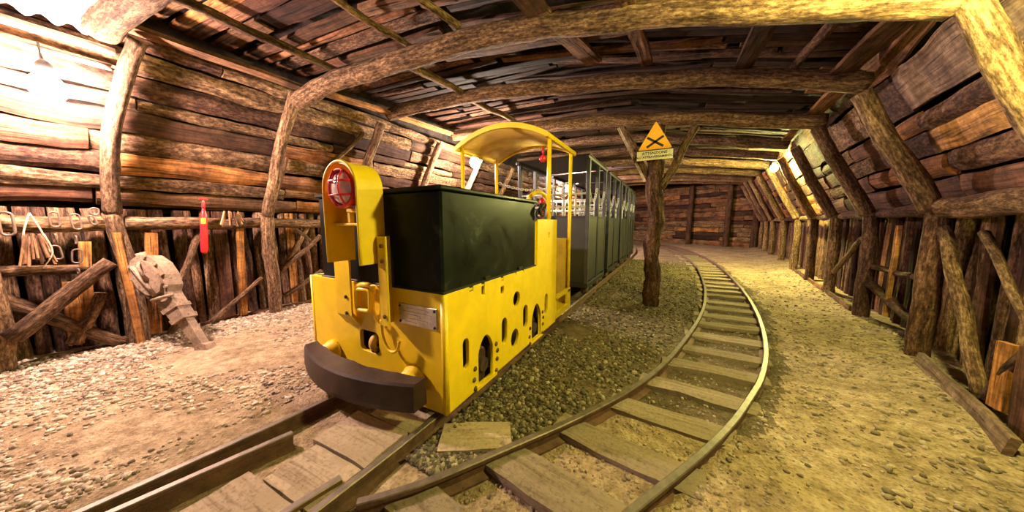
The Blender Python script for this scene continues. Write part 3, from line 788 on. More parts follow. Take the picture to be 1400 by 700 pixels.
batten([(.42, 1.6, zb(.42, 1.6) - .02), (.43, 1.93, zb(.43, 1.93) - .02), (.46, 3.4, zb(.46, 3.4) - .02)], .13, 'reddish lengthwise board in the dark bay over the curved track', PLANKRED)
batten([(.76, 1.7, zb(.76, 1.7) - .02), (.77, 2.2, zb(.77, 2.2) - .01), (.8, 3.5, zb(.8, 3.5) - .02)], .07, 'thin pole batten over the curved track near the wall corner', BARKDARK, False)
batten([(-3.50, -.3, 2.5), (-3.48, 1.9, 2.52)], .13, 'long edge board where the roof meets the tool-hung wall', PLANK)
batten([(-3.46, 1.9, 2.55), (-3.44, 4.4, 2.66)], .12, 'edge board of the roof above the locomotive beside the tool-hung wall', PLANK)
batten([(-2.3, 2.0, zb(-2.3, 2)), (-2.3, 4.4, zb(-2.3, 4))], .08, 'pole batten under the roof above the locomotive cab', BARK, False)
batten([(1.0, 1.5, 2.17), (1.1, 3.5, 2.29)], .15, 'wide plank bridging the roof corner above the curved track, front bay', PLANK)
batten([(1.2, 3.45, 2.28), (1.42, 5.9, 2.33)], .13, 'plank bridging the roof corner above the curved track, second bay', PLANK)
batten([(-3.62, -.4, 2.33), (-3.62, .62, 2.33)], .06, 'pole painted as lamplit, laid along the wall top beneath the corrugated sheet', PALE, False)  # light from the lamp below is put into the pale colour
batten([(-3.66, -.4, 2.22), (-3.66, .6, 2.23)], .055, 'lower pole painted as lamplit, on the wall top above the glaring lamp', PALE, False)  # same lamplight painted onto the lower pole

# corrugated sheet in the corner of the roof
b = MB(); Vs = []; cols = 61; rows = 6
for j in range(rows):
    for i in range(cols):
        y = -.5 + 1.1 * i / (cols - 1); u = j / (rows - 1)
        Vs.append((-3.6 + .75 * u, y, 2.40 + .10 * u + .022 * math.sin(y * 2 * PI / .105)))
Fs = [(j * cols + i, j * cols + i + 1, (j + 1) * cols + i + 1, (j + 1) * cols + i) for j in range(rows - 1) for i in range(cols - 1)]
b.add(Vs, Fs, None, 0, True); o = b.build('corrugated_sheet', [CORR])
sm = o.modifiers.new('thick', 'SOLIDIFY'); sm.thickness = .004
tag(o, 'wavy corrugated metal sheet tucked under the roof corner above the glaring lamp', 'metal sheet')

# --- braces and loose timber against the walls
def brace(p0, p1, r, lbl, name='timber_brace', mat=BARK, flat=False, nrm=(1, 0, 0), w=.1):
    b = MB()
    if flat: slab(b, p0, p1, w, .03, nrm, 0, .1)
    else: log(b, [p0, p1], r, r * .85, 12, 0, 1)
    tag(b.build(name, [mat, ENDG], fix=True), lbl, 'brace' if name == 'timber_brace' else 'board', None)
LX = -4.07
def lx(u, v, d=0): return onx(u, v, LX + d)
brace(lx(-30, 400), lx(172, 470, .03), .05, 'long log brace slanting down to the post with the rock drill')
brace(lx(15, 462, .13), lx(152, 358, .14), .055, 'thick pale-barked brace rising under the hanging chains')
brace(lx(0, 372), lx(148, 366), .04, 'short level pole behind the hanging stick bundle')
brace(lx(100, 470, .02), lx(138, 400, .02), .04, 'stub of a log standing at a tilt below the hanging chains')
brace(lx(290, 441, .03), lx(358, 380, .03), .026, 'thin smooth pole slanting beside the post next to the locomotive')
brace(lx(243, 392), lx(275, 312), .03, 'thin branch brace rising behind the rock drill')
brace(lx(225, 470), lx(252, 425), .03, 'broken branch leaning at the foot of the wall behind the drill bit')
brace(lx(378, 382, .0), lx(426, 300, .0), .035, 'log brace crossing upward beside the locomotive corner')
brace(lx(385, 300, .02), lx(432, 336, .02), .022, 'thin stick crossing the brace beside the locomotive corner')
brace(lx(384, 372, .04), lx(438, 322, .04), .03, 'middle slanting pole in the bay beside the locomotive')
brace(lx(388, 405, .04), lx(440, 370, .04), .03, 'lowest slanting pole in the bay beside the locomotive')
brace(lx(158, 318, .09), lx(195, 478, .11), 0, 'split orange board nailed to the drill post', 'loose_board', ORANGE, True, w=.045)
brace(lx(205, 318), lx(212, 455), 0, 'bright yellow-brown board standing behind the rock drill', 'loose_board', ORANGE, True, w=.075)
brace(lx(326, 305), lx(333, 430), 0, 'narrow yellow-brown board beside the second stick bundle', 'loose_board', ORANGE, True, w=.06)
brace(lx(95, 385), lx(105, 470), 0, 'orange split board low behind the crossing braces', 'loose_board', ORANGE, True, w=.07)
brace(lx(115, 330), lx(120, 440), 0, 'second orange split board beside the crossing braces', 'loose_board', ORANGE, True, w=.06)
brace(lx(372, 282, .12), lx(392, 215, .16), 0, 'thin split lath tied to the sloping prop above the stick bundle', 'loose_board', PLANK, True, w=.03)
brace(onx(442, 238, -3.85), onx(497, 182, -3.62), .028, 'thin pole slanting on the upper wall above the headlamp')
brace((-4.1, 1.0, .06), (-4.1, 1.62, .07), 0, 'low kick board at the foot of the wall behind the drill bit', 'loose_board', PLANKRED, True, w=.09)
brace((-4.08, 1.66, .07), (-4.08, 2.5, .08), 0, 'low kick board at the foot of the wall beside the locomotive', 'loose_board', PLANK, True, w=.08)
brace((-4.1, .1, .05), (-4.1, .58, .05), 0, 'low kick board at the foot of the wall under the hanging chains', 'loose_board', PLANK, True, w=.08)
def rx(u, v, s_, d=0): return Vector(onx(u, v, xr(s_) + .06 + d))
def rbrace(a, c, r, lbl, **k):
    brace(rx(*a), rx(*c), r, lbl, **k)
rbrace((1190, 388, 4.2), (1255, 445, 3.6), .042, 'log brace slanting down between two posts of the curved-track wall', mat=BARKDARK)
rbrace((1195, 365, 4.2), (1250, 378, 3.6), .03, 'short log rail above the slanting brace between two posts', mat=BARKDARK)
rbrace((1140, 372, 5.3), (1178, 326, 4.7), .03, 'thin pole slanting up to the second bay of the curved-track wall')
rbrace((1290, 312, 3.1), (1340, 540, 2.5), .036, 'pale weathered pole leaning beside the first post of the curved-track wall')
rbrace((1345, 318, 2.9), (1412, 460, 2.4), .022, 'long peeled pole leaning with a bright yellow edge')
rbrace((1345, 552, 2.45), (1425, 470, 2.2), .03, 'short log brace rising from the base board at the corner', mat=BARKDARK)
rbrace((1232, 308, 3.7), (1213, 432, 3.9), 0, 'bright orange split board in the bay behind the slanting brace', name='loose_board', mat=ORANGE, flat=True, nrm=(-1, 0, 0), w=.04)
rbrace((1372, 560, 2.3), (1385, 470, 2.3), 0, 'orange split board leaning at the base board corner', name='loose_board', mat=ORANGE, flat=True, nrm=(-1, 0, 0), w=.09)
rbrace((1398, 600, 2.15), (1425, 480, 2.15), 0, 'reddish split board leaning beyond the orange board', name='loose_board', mat=PLANKRED, flat=True, nrm=(-1, 0, 0), w=.09)
b = MB(); pa, pb = onx(1268, 502, xr(3.25) - .02), onx(1405, 640, xr(2.1) - .03); pa.z = .125; pb.z = .125; pa.x -= .03; pb.x -= .03
slab(b, pa, pb, .09, .03, (-1, .2, .2), 0, .06); tag(b.build('loose_board', [SMOOTHB], fix=True), 'long reddish base board along the foot of the curved-track wall', 'board')
for i, (sa, sb2) in enumerate([(4.75, 5.8), (6.0, 6.9), (7.2, 8.3)]):
    b = MB(); slab(b, (xr(sa) - .02, sa, .1), (xr(sb2) - .02, sb2, .1), .1, .025, (-1, .1, 0), 0, .06)
    tag(b.build('loose_board', [PLANK], fix=True), f'low board at the foot of the curved-track wall, {["second", "third", "fourth"][i]} bay', 'board')
# posts on the end wall
for i, (u, lb) in enumerate([(941, 'closest to the sign post'), (993, 'midway along it'), (1031, 'in its corner by the far wall posts')]):
    r_ = ray(u, 320); k_ = (EA + en * .27 - EYE).dot(en) / r_.dot(en); p = EYE + r_ * k_
    one_log('log_post', [(p.x, p.y, -.03), (p.x + .05, p.y, 3.1)], .13, .11, f'upright log against the far slab wall, {lb}', 'post', 'posts on the far wall', BARKDARK, step=.15)

# --- the forked post that carries the sign
t = empty('sign_post', (-.21, 4.2, 0), 'knobbly free-standing timber post with a forked top between the tracks, carrying the triangular sign', 'post')
b = MB(); log(b, [(-.21, 4.2, -.05), (-.19, 4.2, .4), (-.215, 4.2, .8), (-.19, 4.2, 1.2), (-.22, 4.22, 1.6), (-.22, 4.40, 2.33)], .092, .09, 20, 0, 1, .02, .04, .34); b.build('trunk', [BARKDARK, ENDG], t)
for p0, p1 in (((-.27, 4.25, 1.6), (-.66, 4.36, 2.375)), ((-.15, 4.25, 1.55), (.2, 4.42, 2.29))):
    b = MB(); log(b, [p0, p1], .05, .045, 12, 0, 1); b.build('fork_arm', [BARK, ENDG], t)
b = MB(); slab(b, (-.33, 4.15, 1.62), (-.70, 4.28, 2.36), .03, .02, (0, -1, 0), 0, .05); tag(b.build('lath', [PALE], t, fix=True), 'pale strip along the fork arm, painted as its bright edge light')  # thin strip added to paint the lit edge of the arm
# ================================================================== WARNING SIGN
def text_mesh(body, size, loc, rot, mat, parent, name='lettering', bold=0.0):
    cu = bpy.data.curves.new(name, 'FONT'); cu.body = body; cu.size = size; cu.align_x = 'CENTER'; cu.align_y = 'CENTER'; cu.extrude = .0012; cu.offset = bold
    tmp = bpy.data.objects.new('tmp', cu); COL.objects.link(tmp)
    dg = bpy.context.evaluated_depsgraph_get(); me = bpy.data.meshes.new_from_object(tmp.evaluated_get(dg)); bpy.data.objects.remove(tmp); bpy.data.curves.remove(cu)
    M = Matrix.Translation(Vector(loc) - Vector(parent['_w'])) @ Matrix(rot).to_4x4()
    me.transform(M); me.materials.clear(); me.materials.append(mat)
    o = bpy.data.objects.new(name, me); COL.objects.link(o); o.parent = parent; return o
SY = 4.075
t = empty('warning_sign', (-.235, SY, 1.87), 'yellow triangular warning sign with a black cross and cream text strip on the forked post', 'sign')
fxz = lambda a, c, h: (a, h, c)
b = MB(); b.prism([(-.418, 2.005), (-.408, 1.995), (-.062, 1.995), (-.052, 2.005), (-.229, 2.315), (-.241, 2.315)], SY, SY + .012, fxz, 0); b.build('triangle_plate', [SIGNY], t, fix=True)
b = MB(); b.prism([(-.434, 1.872), (-.036, 1.872), (-.036, 1.982), (-.434, 1.982)], SY, SY + .010, fxz, 0); b.build('text_strip', [SIGNW], t, fix=True)
b = MB()
for a in (33, -33):
    c, s_ = math.cos(math.radians(a)), math.sin(math.radians(a)); L, W = .108, .0135
    b.prism([(-.235 + c * x - s_ * y, 2.083 + s_ * x + c * y) for x, y in ((-L, -W), (L, -W), (L, W), (-L, W))], SY - .003, SY + .001, fxz, 0)
b.build('black_cross', [BLACK], t, fix=True)
b = MB(); b.prism([(-.42, 1.986), (-.05, 1.986), (-.05, 1.991), (-.42, 1.991)], SY - .002, SY + .004, fxz, 0); b.build('strip_border', [BLACK], t, fix=True)
ROT = ((1, 0, 0), (0, 0, -1), (0, 1, 0))
text_mesh('ATTENZIONE', .045, (-.235, SY - .002, 1.952), ROT, BLACK, t, 'lettering', .0008)
text_mesh("ALL' ATTRAVERSAMENTO", .036, (-.235, SY - .002, 1.907), ROT, BLACK, t, 'lettering', .0008)

# ================================================================== LOCOMOTIVE
XS, XN = -.98, -2.19          # flank by the curved track, far flank
Y0, YH, YC, YE = 1.09, 2.24, 2.71, 3.20   # nose, hood end, cab panel end, tail
ZB, ZT, ZC = .10, .74, 1.13
loco = empty('mine_locomotive', (-1.58, 2.1, 0.07), 'yellow mine locomotive with black battery box, arched headlamp shroud and open roofed cab', 'locomotive')
def flat_mesh(name, outline, holes, fn, th, mat, parent, resol=1):
    cu = bpy.data.curves.new(name, 'CURVE'); cu.dimensions = '2D'; cu.fill_mode = 'BOTH'; cu.extrude = th / 2; cu.bevel_depth = .0025; cu.bevel_resolution = 1
    for poly in [outline] + holes:
        sp = cu.splines.new('POLY'); sp.points.add(len(poly) - 1); sp.use_cyclic_u = True
        for p, q in zip(sp.points, poly): p.co = (q[0], q[1], 0, 1)
    tmp = bpy.data.objects.new('tmp', cu); COL.objects.link(tmp)
    dg = bpy.context.evaluated_depsgraph_get(); me = bpy.data.meshes.new_from_object(tmp.evaluated_get(dg)); bpy.data.objects.remove(tmp); bpy.data.curves.remove(cu)
    w = Vector(parent['_w'])
    for v in me.vertices: v.co = Vector(fn(v.co.x, v.co.y, v.co.z)) - w
    me.materials.clear(); me.materials.append(mat)
    o = bpy.data.objects.new(name, me); COL.objects.link(o); o.parent = parent; return o
def ell(cx, cz, rx_, rz_, n=24): return [(cx + rx_ * math.cos(2 * PI * i / n), cz + rz_ * math.sin(2 * PI * i / n)) for i in range(n)]
def stadium(cx, z0, z1, r, n=8):
    return [(cx + r * math.cos(PI * i / n), z1 - r + r * math.sin(PI * i / n)) for i in range(n + 1)] + [(cx + r * math.cos(PI + PI * i / n), z0 + r + r * math.sin(PI + PI * i / n)) for i in range(n + 1)]
sx = lambda u, v: (onx(u, v, XS).y, onx(u, v, XS).z)
def slot(ut, vt, vb, r): y, z1 = sx(ut, vt); z0 = sx(ut, vb)[1]; r = abs(sx(ut + r, vt)[0] - sx(ut - r, vt)[0]) / 2; return stadium(y, z0, z1, r)
holes = [slot(636.8, 462.4, 505, 4.6), slot(689.7, 434, 470, 3.9), slot(718.6, 416.6, 448, 3.4), slot(747, 401, 429, 2.3)]
h1 = sx(706.5, 408.5); h2 = sx(704, 462)
holes += [ell(h1[0], h1[1], .056, .058), ell(h2[0], h2[1], .062, .070)]
def arch(y0, y1, z0, zs, za):
    c = (y0 + y1) / 2; out = [(y0, z0), (y1, z0), (y1, zs)]
    for i in range(1, 7):
        q = i / 6; out.append((y1 + (c - y1) * q ** 1.15, zs + (za - zs) * math.sin(q * PI / 2) ** .9))
    for i in range(1, 7):
        q = 1 - i / 6; out.append((y0 + (c - y0) * q ** 1.15, zs + (za - zs) * math.sin(q * PI / 2) ** .9))
    return out
a0 = sx(654.3, 526); a1 = sx(674.5, 513); aa = sx(666, 456.5); asx = sx(675, 471)
ARCH1 = (a0[0], a1[0], (a0[1] + a1[1]) / 2, asx[1], aa[1])
b0 = sx(726.8, 467); b1 = sx(739, 459.5); ba = sx(734, 415); bs = sx(739.2, 430)
ARCH2 = (b0[0], b1[0], (b0[1] + b1[1]) / 2, bs[1], ba[1])
holes += [arch(*ARCH1), arch(*ARCH2)]
out = [(Y0, ZB), (YC, ZB + .02), (YC, ZC), (YH + .015, ZC), (YH + .015, ZT)]
for u, v in reversed([(645, 397), (661, 391), (687, 381), (706, 374), (716, 370)]):
    y = onx(u, v, XS).y; d = {661: .075, 687: .028, 645: .03}.get(u, .025); w = .022 if u < 690 else .014
    out += [(y + w, ZT), (y + w, ZT - d), (y - w, ZT - d), (y - w, ZT)]
out += [(Y0, ZT)]
holes.append([(onx(687, 402, XS).y - .025, ZT - .115), (onx(687, 402, XS).y + .025, ZT - .115), (onx(687, 402, XS).y + .025, ZT - .06), (onx(687, 402, XS).y - .025, ZT - .06)])
holes.append([(2.49, .965), (2.525, .965), (2.525, 1.02), (2.49, 1.02)])
for yy in (2.315, 2.365): holes.append([(yy - .008, .885), (yy + .008, .885), (yy + .008, .905), (yy - .008, .905)])
flank = flat_mesh('flank_plate', out, holes, lambda a, c, h: (XS - .012 + h, a, c), .02, YELLOW, loco)
tag(flank, 'yellow plate pierced with slots, holes and pointed openings')
flat_mesh('flank_plate', [(Y0, ZB), (YC, ZB), (YC, ZC), (YH, ZC), (YH, ZT), (Y0, ZT)], [], lambda a, c, h: (XN + .012 + h, a, c), .02, YELLOW, loco)
# nose plate with coupling opening
fy = lambda u, v: (ony(u, v, Y0).x, ony(u, v, Y0).z)
c0 = fy(491.5, 448.5); c1 = fy(519.5, 486)
cx0, cx1, cz0, cz1 = c0[0], c1[0], c1[1], c0[1] + .0
def rrect(x0, x1, z0, z1, r, n=5):
    o = []
    for cx, cz, a in ((x1 - r, z1 - r, 0), (x0 + r, z1 - r, 90), (x0 + r, z0 + r, 180), (x1 - r, z0 + r, 270)):
        for i in range(n + 1):
            t_ = math.radians(a + 90 * i / n); o.append((cx + r * math.cos(t_), cz + r * math.sin(t_)))
    return o
flat_mesh('nose_plate', [(XN, ZB), (XS, ZB), (XS, ZT), (XN, ZT)], [rrect(cx0, cx1, cz0, cz1, .035)], lambda a, c, h: (a, Y0 + .012 + h, c), .02, YELLOW, loco)
b = MB(); b.box(XN + .03, XS - .10, Y0 + .22, YC - .05, .12, ZT - .03)
b.box(cx0 - .04, cx1 + .04, Y0 + .15, Y0 + .2, cz0 - .04, cz1 + .04)
b.build('inner_chassis', [INSIDE], loco, fix=True)
b = MB(); b.box(XN + .01, XS - .01, Y0 + .01, YH, ZT - .02, ZT - .006); b.build('deck_plate', [YELLOW], loco, fix=True)
# arched openings: rusty bearing housings seen inside, bolt heads around
for A in (ARCH1, ARCH2):
    yc = (A[0] + A[1]) / 2
    b = MB(); b.box(XS - .095, XS - .04, A[0] + .03, A[1] - .03, A[2] - .02, A[3] - .02, 0, .012); b.cyl((XS - .06, yc, (A[2] + A[3]) / 2), (XS - .012, yc, (A[2] + A[3]) / 2), .045, 18)
    b.build('axle_box', [INSIDE], loco, fix=True)
    hz = A[4] - A[2]
    for dy, q in ((-.035, .08), (-.045, .28), (-.035, .5), (.035, .1), (.045, .36), (.05, .55), (.035, .72)):
        yb = (A[0] if dy < 0 else A[1]) + dy
        bb = MB(); bb.lathe([(.0155, 0), (.0155, .007), (.009, .012), (.0001, .013)], (XS - .002, yb, A[2] - .02 + q * hz), (1, 0, 0), 10)
        bb.build('bolt_head', [RUST], loco)
    b = MB(); b.prism([(A[0] - .03, max(ZB, A[2] - .05)), (A[1] + .03, max(ZB, A[2] - .05)), (A[1] + .03, A[2] + .004), (A[0] - .03, A[2] + .004)], XS - .001, XS + .012, lambda a, c, h: (h, a, c)); b.build('keeper_bar', [YELLOW], loco, fix=True)
# battery box (hood) with lid lip
HX0, HX1 = -2.05, -.995
b = MB(); b.box(HX0, HX1, Y0 + .012, YH - .005, ZT - .005, 1.265, 0, .012); hood = b.build('battery_box', [HOOD], loco, fix=True); tag(hood, 'black-green enamelled battery box')
b = MB(); b.box(HX0 - .012, HX1 + .012, Y0 - .002, YH + .01, 1.262, 1.285, 0, .006); b.build('box_lid', [HOOD], loco, fix=True)
b = MB(); b.box(HX0 - .008, HX1 + .009, Y0 + .004, YH, ZT - .008, ZT + .014, 0, .004); b.build('box_sill', [DARKIRON], loco, fix=True)
for yy in (1.5, 1.95):
    b = MB(); b.box(HX1 - .001, HX1 + .012, yy - .03, yy + .03, ZT + .01, ZT + .035, 0, .004); b.build('box_clip', [DARKIRON], loco, fix=True)
# headlamp shroud: arched sheet open below
SX0, SX1, SYF, SYB, SZ0, SZT = -1.655, -1.375, .925, 1.075, .885, 1.415
b = MB(); rad = (SX1 - SX0) / 2; cxs = (SX0 + SX1) / 2; zc_ = SZT - rad
prof = [(SX0, SZ0)] + [(SX0, SZ0 + (zc_ - SZ0) * q) for q in (.33, .66)] + [(cxs - rad * math.cos(PI * i / 20), zc_ + rad * math.sin(PI * i / 20)) for i in range(21)] + [(SX1, zc_ - (zc_ - SZ0) * q) for q in (.33, .66)] + [(SX1, SZ0)]
th = .012; inn = []
for i, (x, z) in enumerate(prof):
    if z <= zc_ + 1e-6: inn.append((x + (th if x < cxs else -th), z))
    else:
        f = (rad - th) / rad; inn.append((cxs + (x - cxs) * f, zc_ + (z - zc_) * f))
n = len(prof); Vv = [(x, y, z) for y in (SYF, SYB) for x, z in prof] + [(x, y, z) for y in (SYF, SYB) for x, z in inn]
Ff = []
for i in range(n - 1):
    Ff += [(i, i + 1, n + i + 1, n + i), (2 * n + i, 3 * n + i, 3 * n + i + 1, 2 * n + i + 1), (i, 2 * n + i, 2 * n + i + 1, i + 1), (n + i, n + i + 1, 3 * n + i + 1, 3 * n + i)]
Ff += [(0, n, 3 * n, 2 * n), (n - 1, 3 * n - 1, 4 * n - 1, 2 * n - 1)]
b.add(Vv, Ff, None, 0, False); shroud = b.build('headlamp_shroud', [YELLOW], loco, fix=True)
b = MB(); b.tube([(x, SYF, z) for x, z in prof], .0085, 8, 0); b.build('shroud_rim', [YELLOW], shroud)
# lamp
hl = Vector((cxs + .022, .945, 1.278)); hax = Vector((.04, -1, -.03)).normalized()
lampm = MB(); lampm.lathe([(.03, -.085), (.07, -.07), (.09, -.03), (.093, .0), (.099, .012), (.100, .03), (.094, .038), (.086, .03), (.086, .012), (.0001, .010)], hl, hax, 32)
headlamp = lampm.build('headlamp', [RED], loco, fix=True); tag(headlamp, 'red-rimmed round headlamp')
b = MB(); b.lathe([(.087, .013), (.075, .03), (.05, .042), (.02, .048), (.0001, .049)], hl, hax, 28); b.build('lens', [LENS], headlamp, fix=True)
A_ = Vector((0, 0, 1)).cross(hax).normalized(); B_ = hax.cross(A_)
for o_ in (-.035, .035):
    for d1, d2 in ((A_, B_), (B_, A_)):
        L_ = math.sqrt(.095 ** 2 - o_ ** 2)
        pts = [hl + d1 * o_ + d2 * (L_ * q) + hax * (.034 + .03 * (1 - q * q)) for q in (-1, -.6, -.3, 0, .3, .6, 1)]
        b = MB(); b.tube(pts, .0055, 8); b.build('guard_bar', [RED], headlamp)
b = MB(); b.box(SX0 + .012, SX1 - .012, .955, 1.0, 1.085, 1.10, 0, .004); b.box(cxs - .005, cxs + .02, .96, .985, 1.10, 1.175, 0, .003); b.box(cxs + .075, cxs + .095, .96, .985, 1.10, 1.175, 0, .003); b.box(cxs - .005, cxs + .095, .955, .985, 1.155, 1.175, 0, .004)
b.build('lamp_bracket', [YELLOW], loco, fix=True)
# shroud legs: flat bars
b = MB(); x0, x1 = -1.83, -1.665
b.prism([(1.035, .545), (1.088, .47), (1.098, .47), (1.098, .49), (1.047, .56), (1.047, .95), (1.035, .95)], x0 + .03, x1 + .01, lambda a, c, h: (h, a, c)); leg = b.build('shroud_leg', [YELLOW], loco, fix=True)
for z in (.56, .66):
    bb = MB(); bb.lathe([(.011, 0), (.011, .006), (.0001, .009)], (-1.70, 1.034, z), (0, -1, 0), 10); bb.build('bolt_head', [RUST], leg)
b = MB(); b.box(-1.368, -1.30, 1.015, 1.028, .545, 1.03, 0, .004); b.box(-1.368, -1.356, 1.015, 1.092, .545, 1.03, 0, .003); leg = b.build('shroud_leg', [YELLOW], loco, fix=True)
for z in (.60, .9, .98):
    bb = MB(); bb.lathe([(.011, 0), (.011, .006), (.0001, .009)], (-1.33, 1.014, z), (0, -1, 0), 10); bb.build('bolt_head', [RUST], leg)
# lifting loop and rods on the nose
g = lambda u, v, y=1.06: Vector(ony(u, v, y))
p = [g(487, 395), g(506, 396), g(506.5, 426), g(488, 423)]
def roundloop(p, r=.25, n=5):
    o = []
    for i in range(len(p)):
        a, c, d = p[i - 1], p[i], p[(i + 1) % len(p)]
        s0 = c.lerp(a, min(.5, .03 / (a - c).length)); s1 = c.lerp(d, min(.5, .03 / (d - c).length))
        for k_ in range(n + 1):
            t_ = k_ / n; o.append(s0 * (1 - t_) ** 2 + c * 2 * t_ * (1 - t_) + s1 * t_ * t_)
    return o
b = MB(); b.tube(roundloop(p), .013, 10, 0, True); b.build('lifting_loop', [YELLOW], loco)
b = MB(); b.tube(spline([g(488, 391, 1.07), g(497, 389, 1.05), g(508, 391, 1.06), g(512, 400, 1.085)], .02), .014, 10); b.build('loop_hinge', [YELLOW], loco)
b = MB(); b.tube(spline([g(521, 437, 1.065), g(524, 462, 1.062), g(533, 480, 1.055), g(543, 479, 1.05), g(546, 466, 1.05)], .02), .0085, 8); b.build('coupling_hook', [YELLOW], loco)
b = MB(); b.tube(spline([g(510, 396, 1.07), g(511, 425, 1.07), g(519, 445, 1.07), g(529, 446, 1.07)], .02), .008, 8); b.build('release_rod', [YELLOW], loco)
b = MB(); b.tube(spline([g(500, 392, 1.06), g(515, 391, 1.05), g(524, 403, 1.06)], .02), .006, 8); b.build('release_lever', [YELLOW], loco)
# nameplate
n0 = fy(545.5, 416); n1 = fy(598.5, 455)
zlo, zhi = .55, .665
b = MB(); b.box(n0[0], n1[0], Y0 - .006, Y0 + .002, zlo, zhi, 0, .003); np_ = b.build('maker_plate', [CHROME], loco, fix=True); tag(np_, 'worn silver plate')
for (x_, z_) in ((n0[0] + .014, zlo + .014), (n0[0] + .014, zhi - .014), (n1[0] - .014, zlo + .014), (n1[0] - .014, zhi - .014)):
    bb = MB(); bb.lathe([(.008, 0), (.007, .004), (.0001, .005)], (x_, Y0 - .006, z_), (0, -1, 0), 10); bb.build('rivet', [DARKIRON], np_)
bb = MB(); ww = n1[0] - n0[0]
for q, a_, c_, h_ in ((.2, .22, .8, .008), (.36, .15, .85, .006), (.53, .2, .6, .012), (.70, .3, .78, .007), (.84, .2, .5, .005)):
    bb.box(n0[0] + ww * a_, n0[0] + ww * c_, Y0 - .0085, Y0 - .005, zhi - (zhi - zlo) * q - h_ / 2, zhi - (zhi - zlo) * q + h_ / 2)
bb.build('raised_line_pattern', [CHROME], np_, fix=True)
# coupling link in the opening
b = MB(); cc = Vector(((cx0 + cx1) / 2 + .03, Y0 + .03, (cz0 + cz1) / 2 - .01)); b.lathe([(.028, -.02), (.05, -.02), (.056, 0), (.05, .02), (.028, .02), (.028, -.02)], cc, (1, .25, .1), 24); b.build('coupling_ring', [YELLOWDULL], loco, fix=True)
b = MB(); b.cyl(cc + Vector((-.01, .02, -.03)), cc + Vector((-.0, -.03, -.045)), .014, 10); b.build('coupling_pin', [RUST], loco)
# bumper: thick curved iron beam on two sprung bosses
b = MB(); bx0, bx1 = -2.06, -1.07; N_ = 24; Vv = []
for i in range(N_ + 1):
    q = i / N_; x = bx0 + (bx1 - bx0) * q; bow = .105 * (1 - (2 * q - 1) ** 2)
    yf = .955 - bow; yb = yf + .085 + (.035 * (1 - (2 * q - 1) ** 2))
    w1 = .006 * nz(q * 9, 2); 
    Vv += [(x, yf, .165), (x, yf - .004, .19), (x, yf + .002, .30), (x, yf + .012, .312), (x, yb + w1 * 1.5, .312 + w1), (x, yb + w1, .17)]
Ff = []
for i in range(N_):
    for k_ in range(6): Ff.append((i * 6 + k_, i * 6 + (k_ + 1) % 6, (i + 1) * 6 + (k_ + 1) % 6, (i + 1) * 6 + k_))
Ff += [tuple(range(6)), tuple(N_ * 6 + k_ for k_ in range(5, -1, -1))]
b.add(Vv, Ff, None, 0, False); tag(b.build('bumper', [BUFFER], loco, fix=True), 'dark brown curved iron bumper')
for x_ in (-1.95, -1.20):
    b = MB(); b.lathe([(.08, 0), (.08, .025), (.07, .035), (.066, .075), (.05, .085), (.0001, .087)], (x_, Y0 + .002, .245), (0, -1, 0), 24); b.build('bumper_boss', [YELLOW], loco, fix=True)
# wheels
for y_ in (ARCH1[0] + .08, ARCH2[0] + .08):
    for xw in (-1.075, -1.715):
        b = MB(); sgn = 1 if xw > -1.4 else -1
        b.lathe([(.02, -.03 * sgn), (.15, -.03 * sgn), (.15, -.012 * sgn), (.125, -.010 * sgn), (.122, .03 * sgn), (.09, .035 * sgn), (.08, .02 * sgn), (.045, .02 * sgn), (.04, .045 * sgn), (.0001, .046 * sgn)], (xw - .0, y_, .197), (1, 0, 0), 28); b.build('wheel', [RUST], loco, fix=True)
# cab
b = MB(); b.box(XN + .02, XS - .02, YH - .0, YH + .02, ZT - .02, ZC - .02); b.build('cab_bulkhead', [YELLOW], loco, fix=True)
b = MB(); b.box(XN + .02, XS - .005, YC - .02, YE, .16, .19, 0, .004); b.build('cab_floor', [YELLOW], loco, fix=True)
b = MB(); b.box(XS - .03, XS, YC, YE, .135, .205, 0, .004); b.box(XS - .03, XS, YC, YC + .03, .2, .36, 0, .003); b.box(XS - .03, XS, YE - .1, YE, .2, .36, 0, .003); b.box(XS - .03, XS, YC, YE, .33, .375, 0, .004); b.build('step_frame', [YELLOW], loco, fix=True)
b = MB(); b.box(XN + .02, XS - .01, YE - .02, YE, .19, .93, 0, .004); b.build('cab_back_plate', [YELLOWDULL], loco, fix=True)
b = MB(); b.box(XN + .02, XN + .04, YC, YE, .19, ZC, 0, .004); b.build('cab_side_plate', [YELLOWDULL], loco, fix=True)
b = MB(); b.box(-1.9, -1.2, 2.86, 3.15, .52, .60, 0, .02); b.build('driver_seat', [SEATM], loco, fix=True)
b = MB(); b.box(-1.9, -1.2, 3.10, 3.17, .6, 1.02, 0, .02); b.build('seat_backrest', [SEATM], loco, fix=True)
b = MB(); b.box(-1.7, -1.4, 2.9, 3.12, .19, .52, 0, .01); b.build('seat_pedestal', [YELLOWDULL], loco, fix=True)
for nm, x_, y_, z0_, z1_ in (('f', XS - .022, 2.545, ZC - .1, 1.87), ('r', XS - .022, 3.175, .2, 1.87), ('f', -1.945, 2.50, ZC - .1, 1.87), ('r', -1.945, 3.175, .2, 1.87)):
    b = MB(); b.tube([(x_, y_, z0_), (x_, y_, z1_)], .0185, 14); b.build('cab_post', [YELLOW], loco)
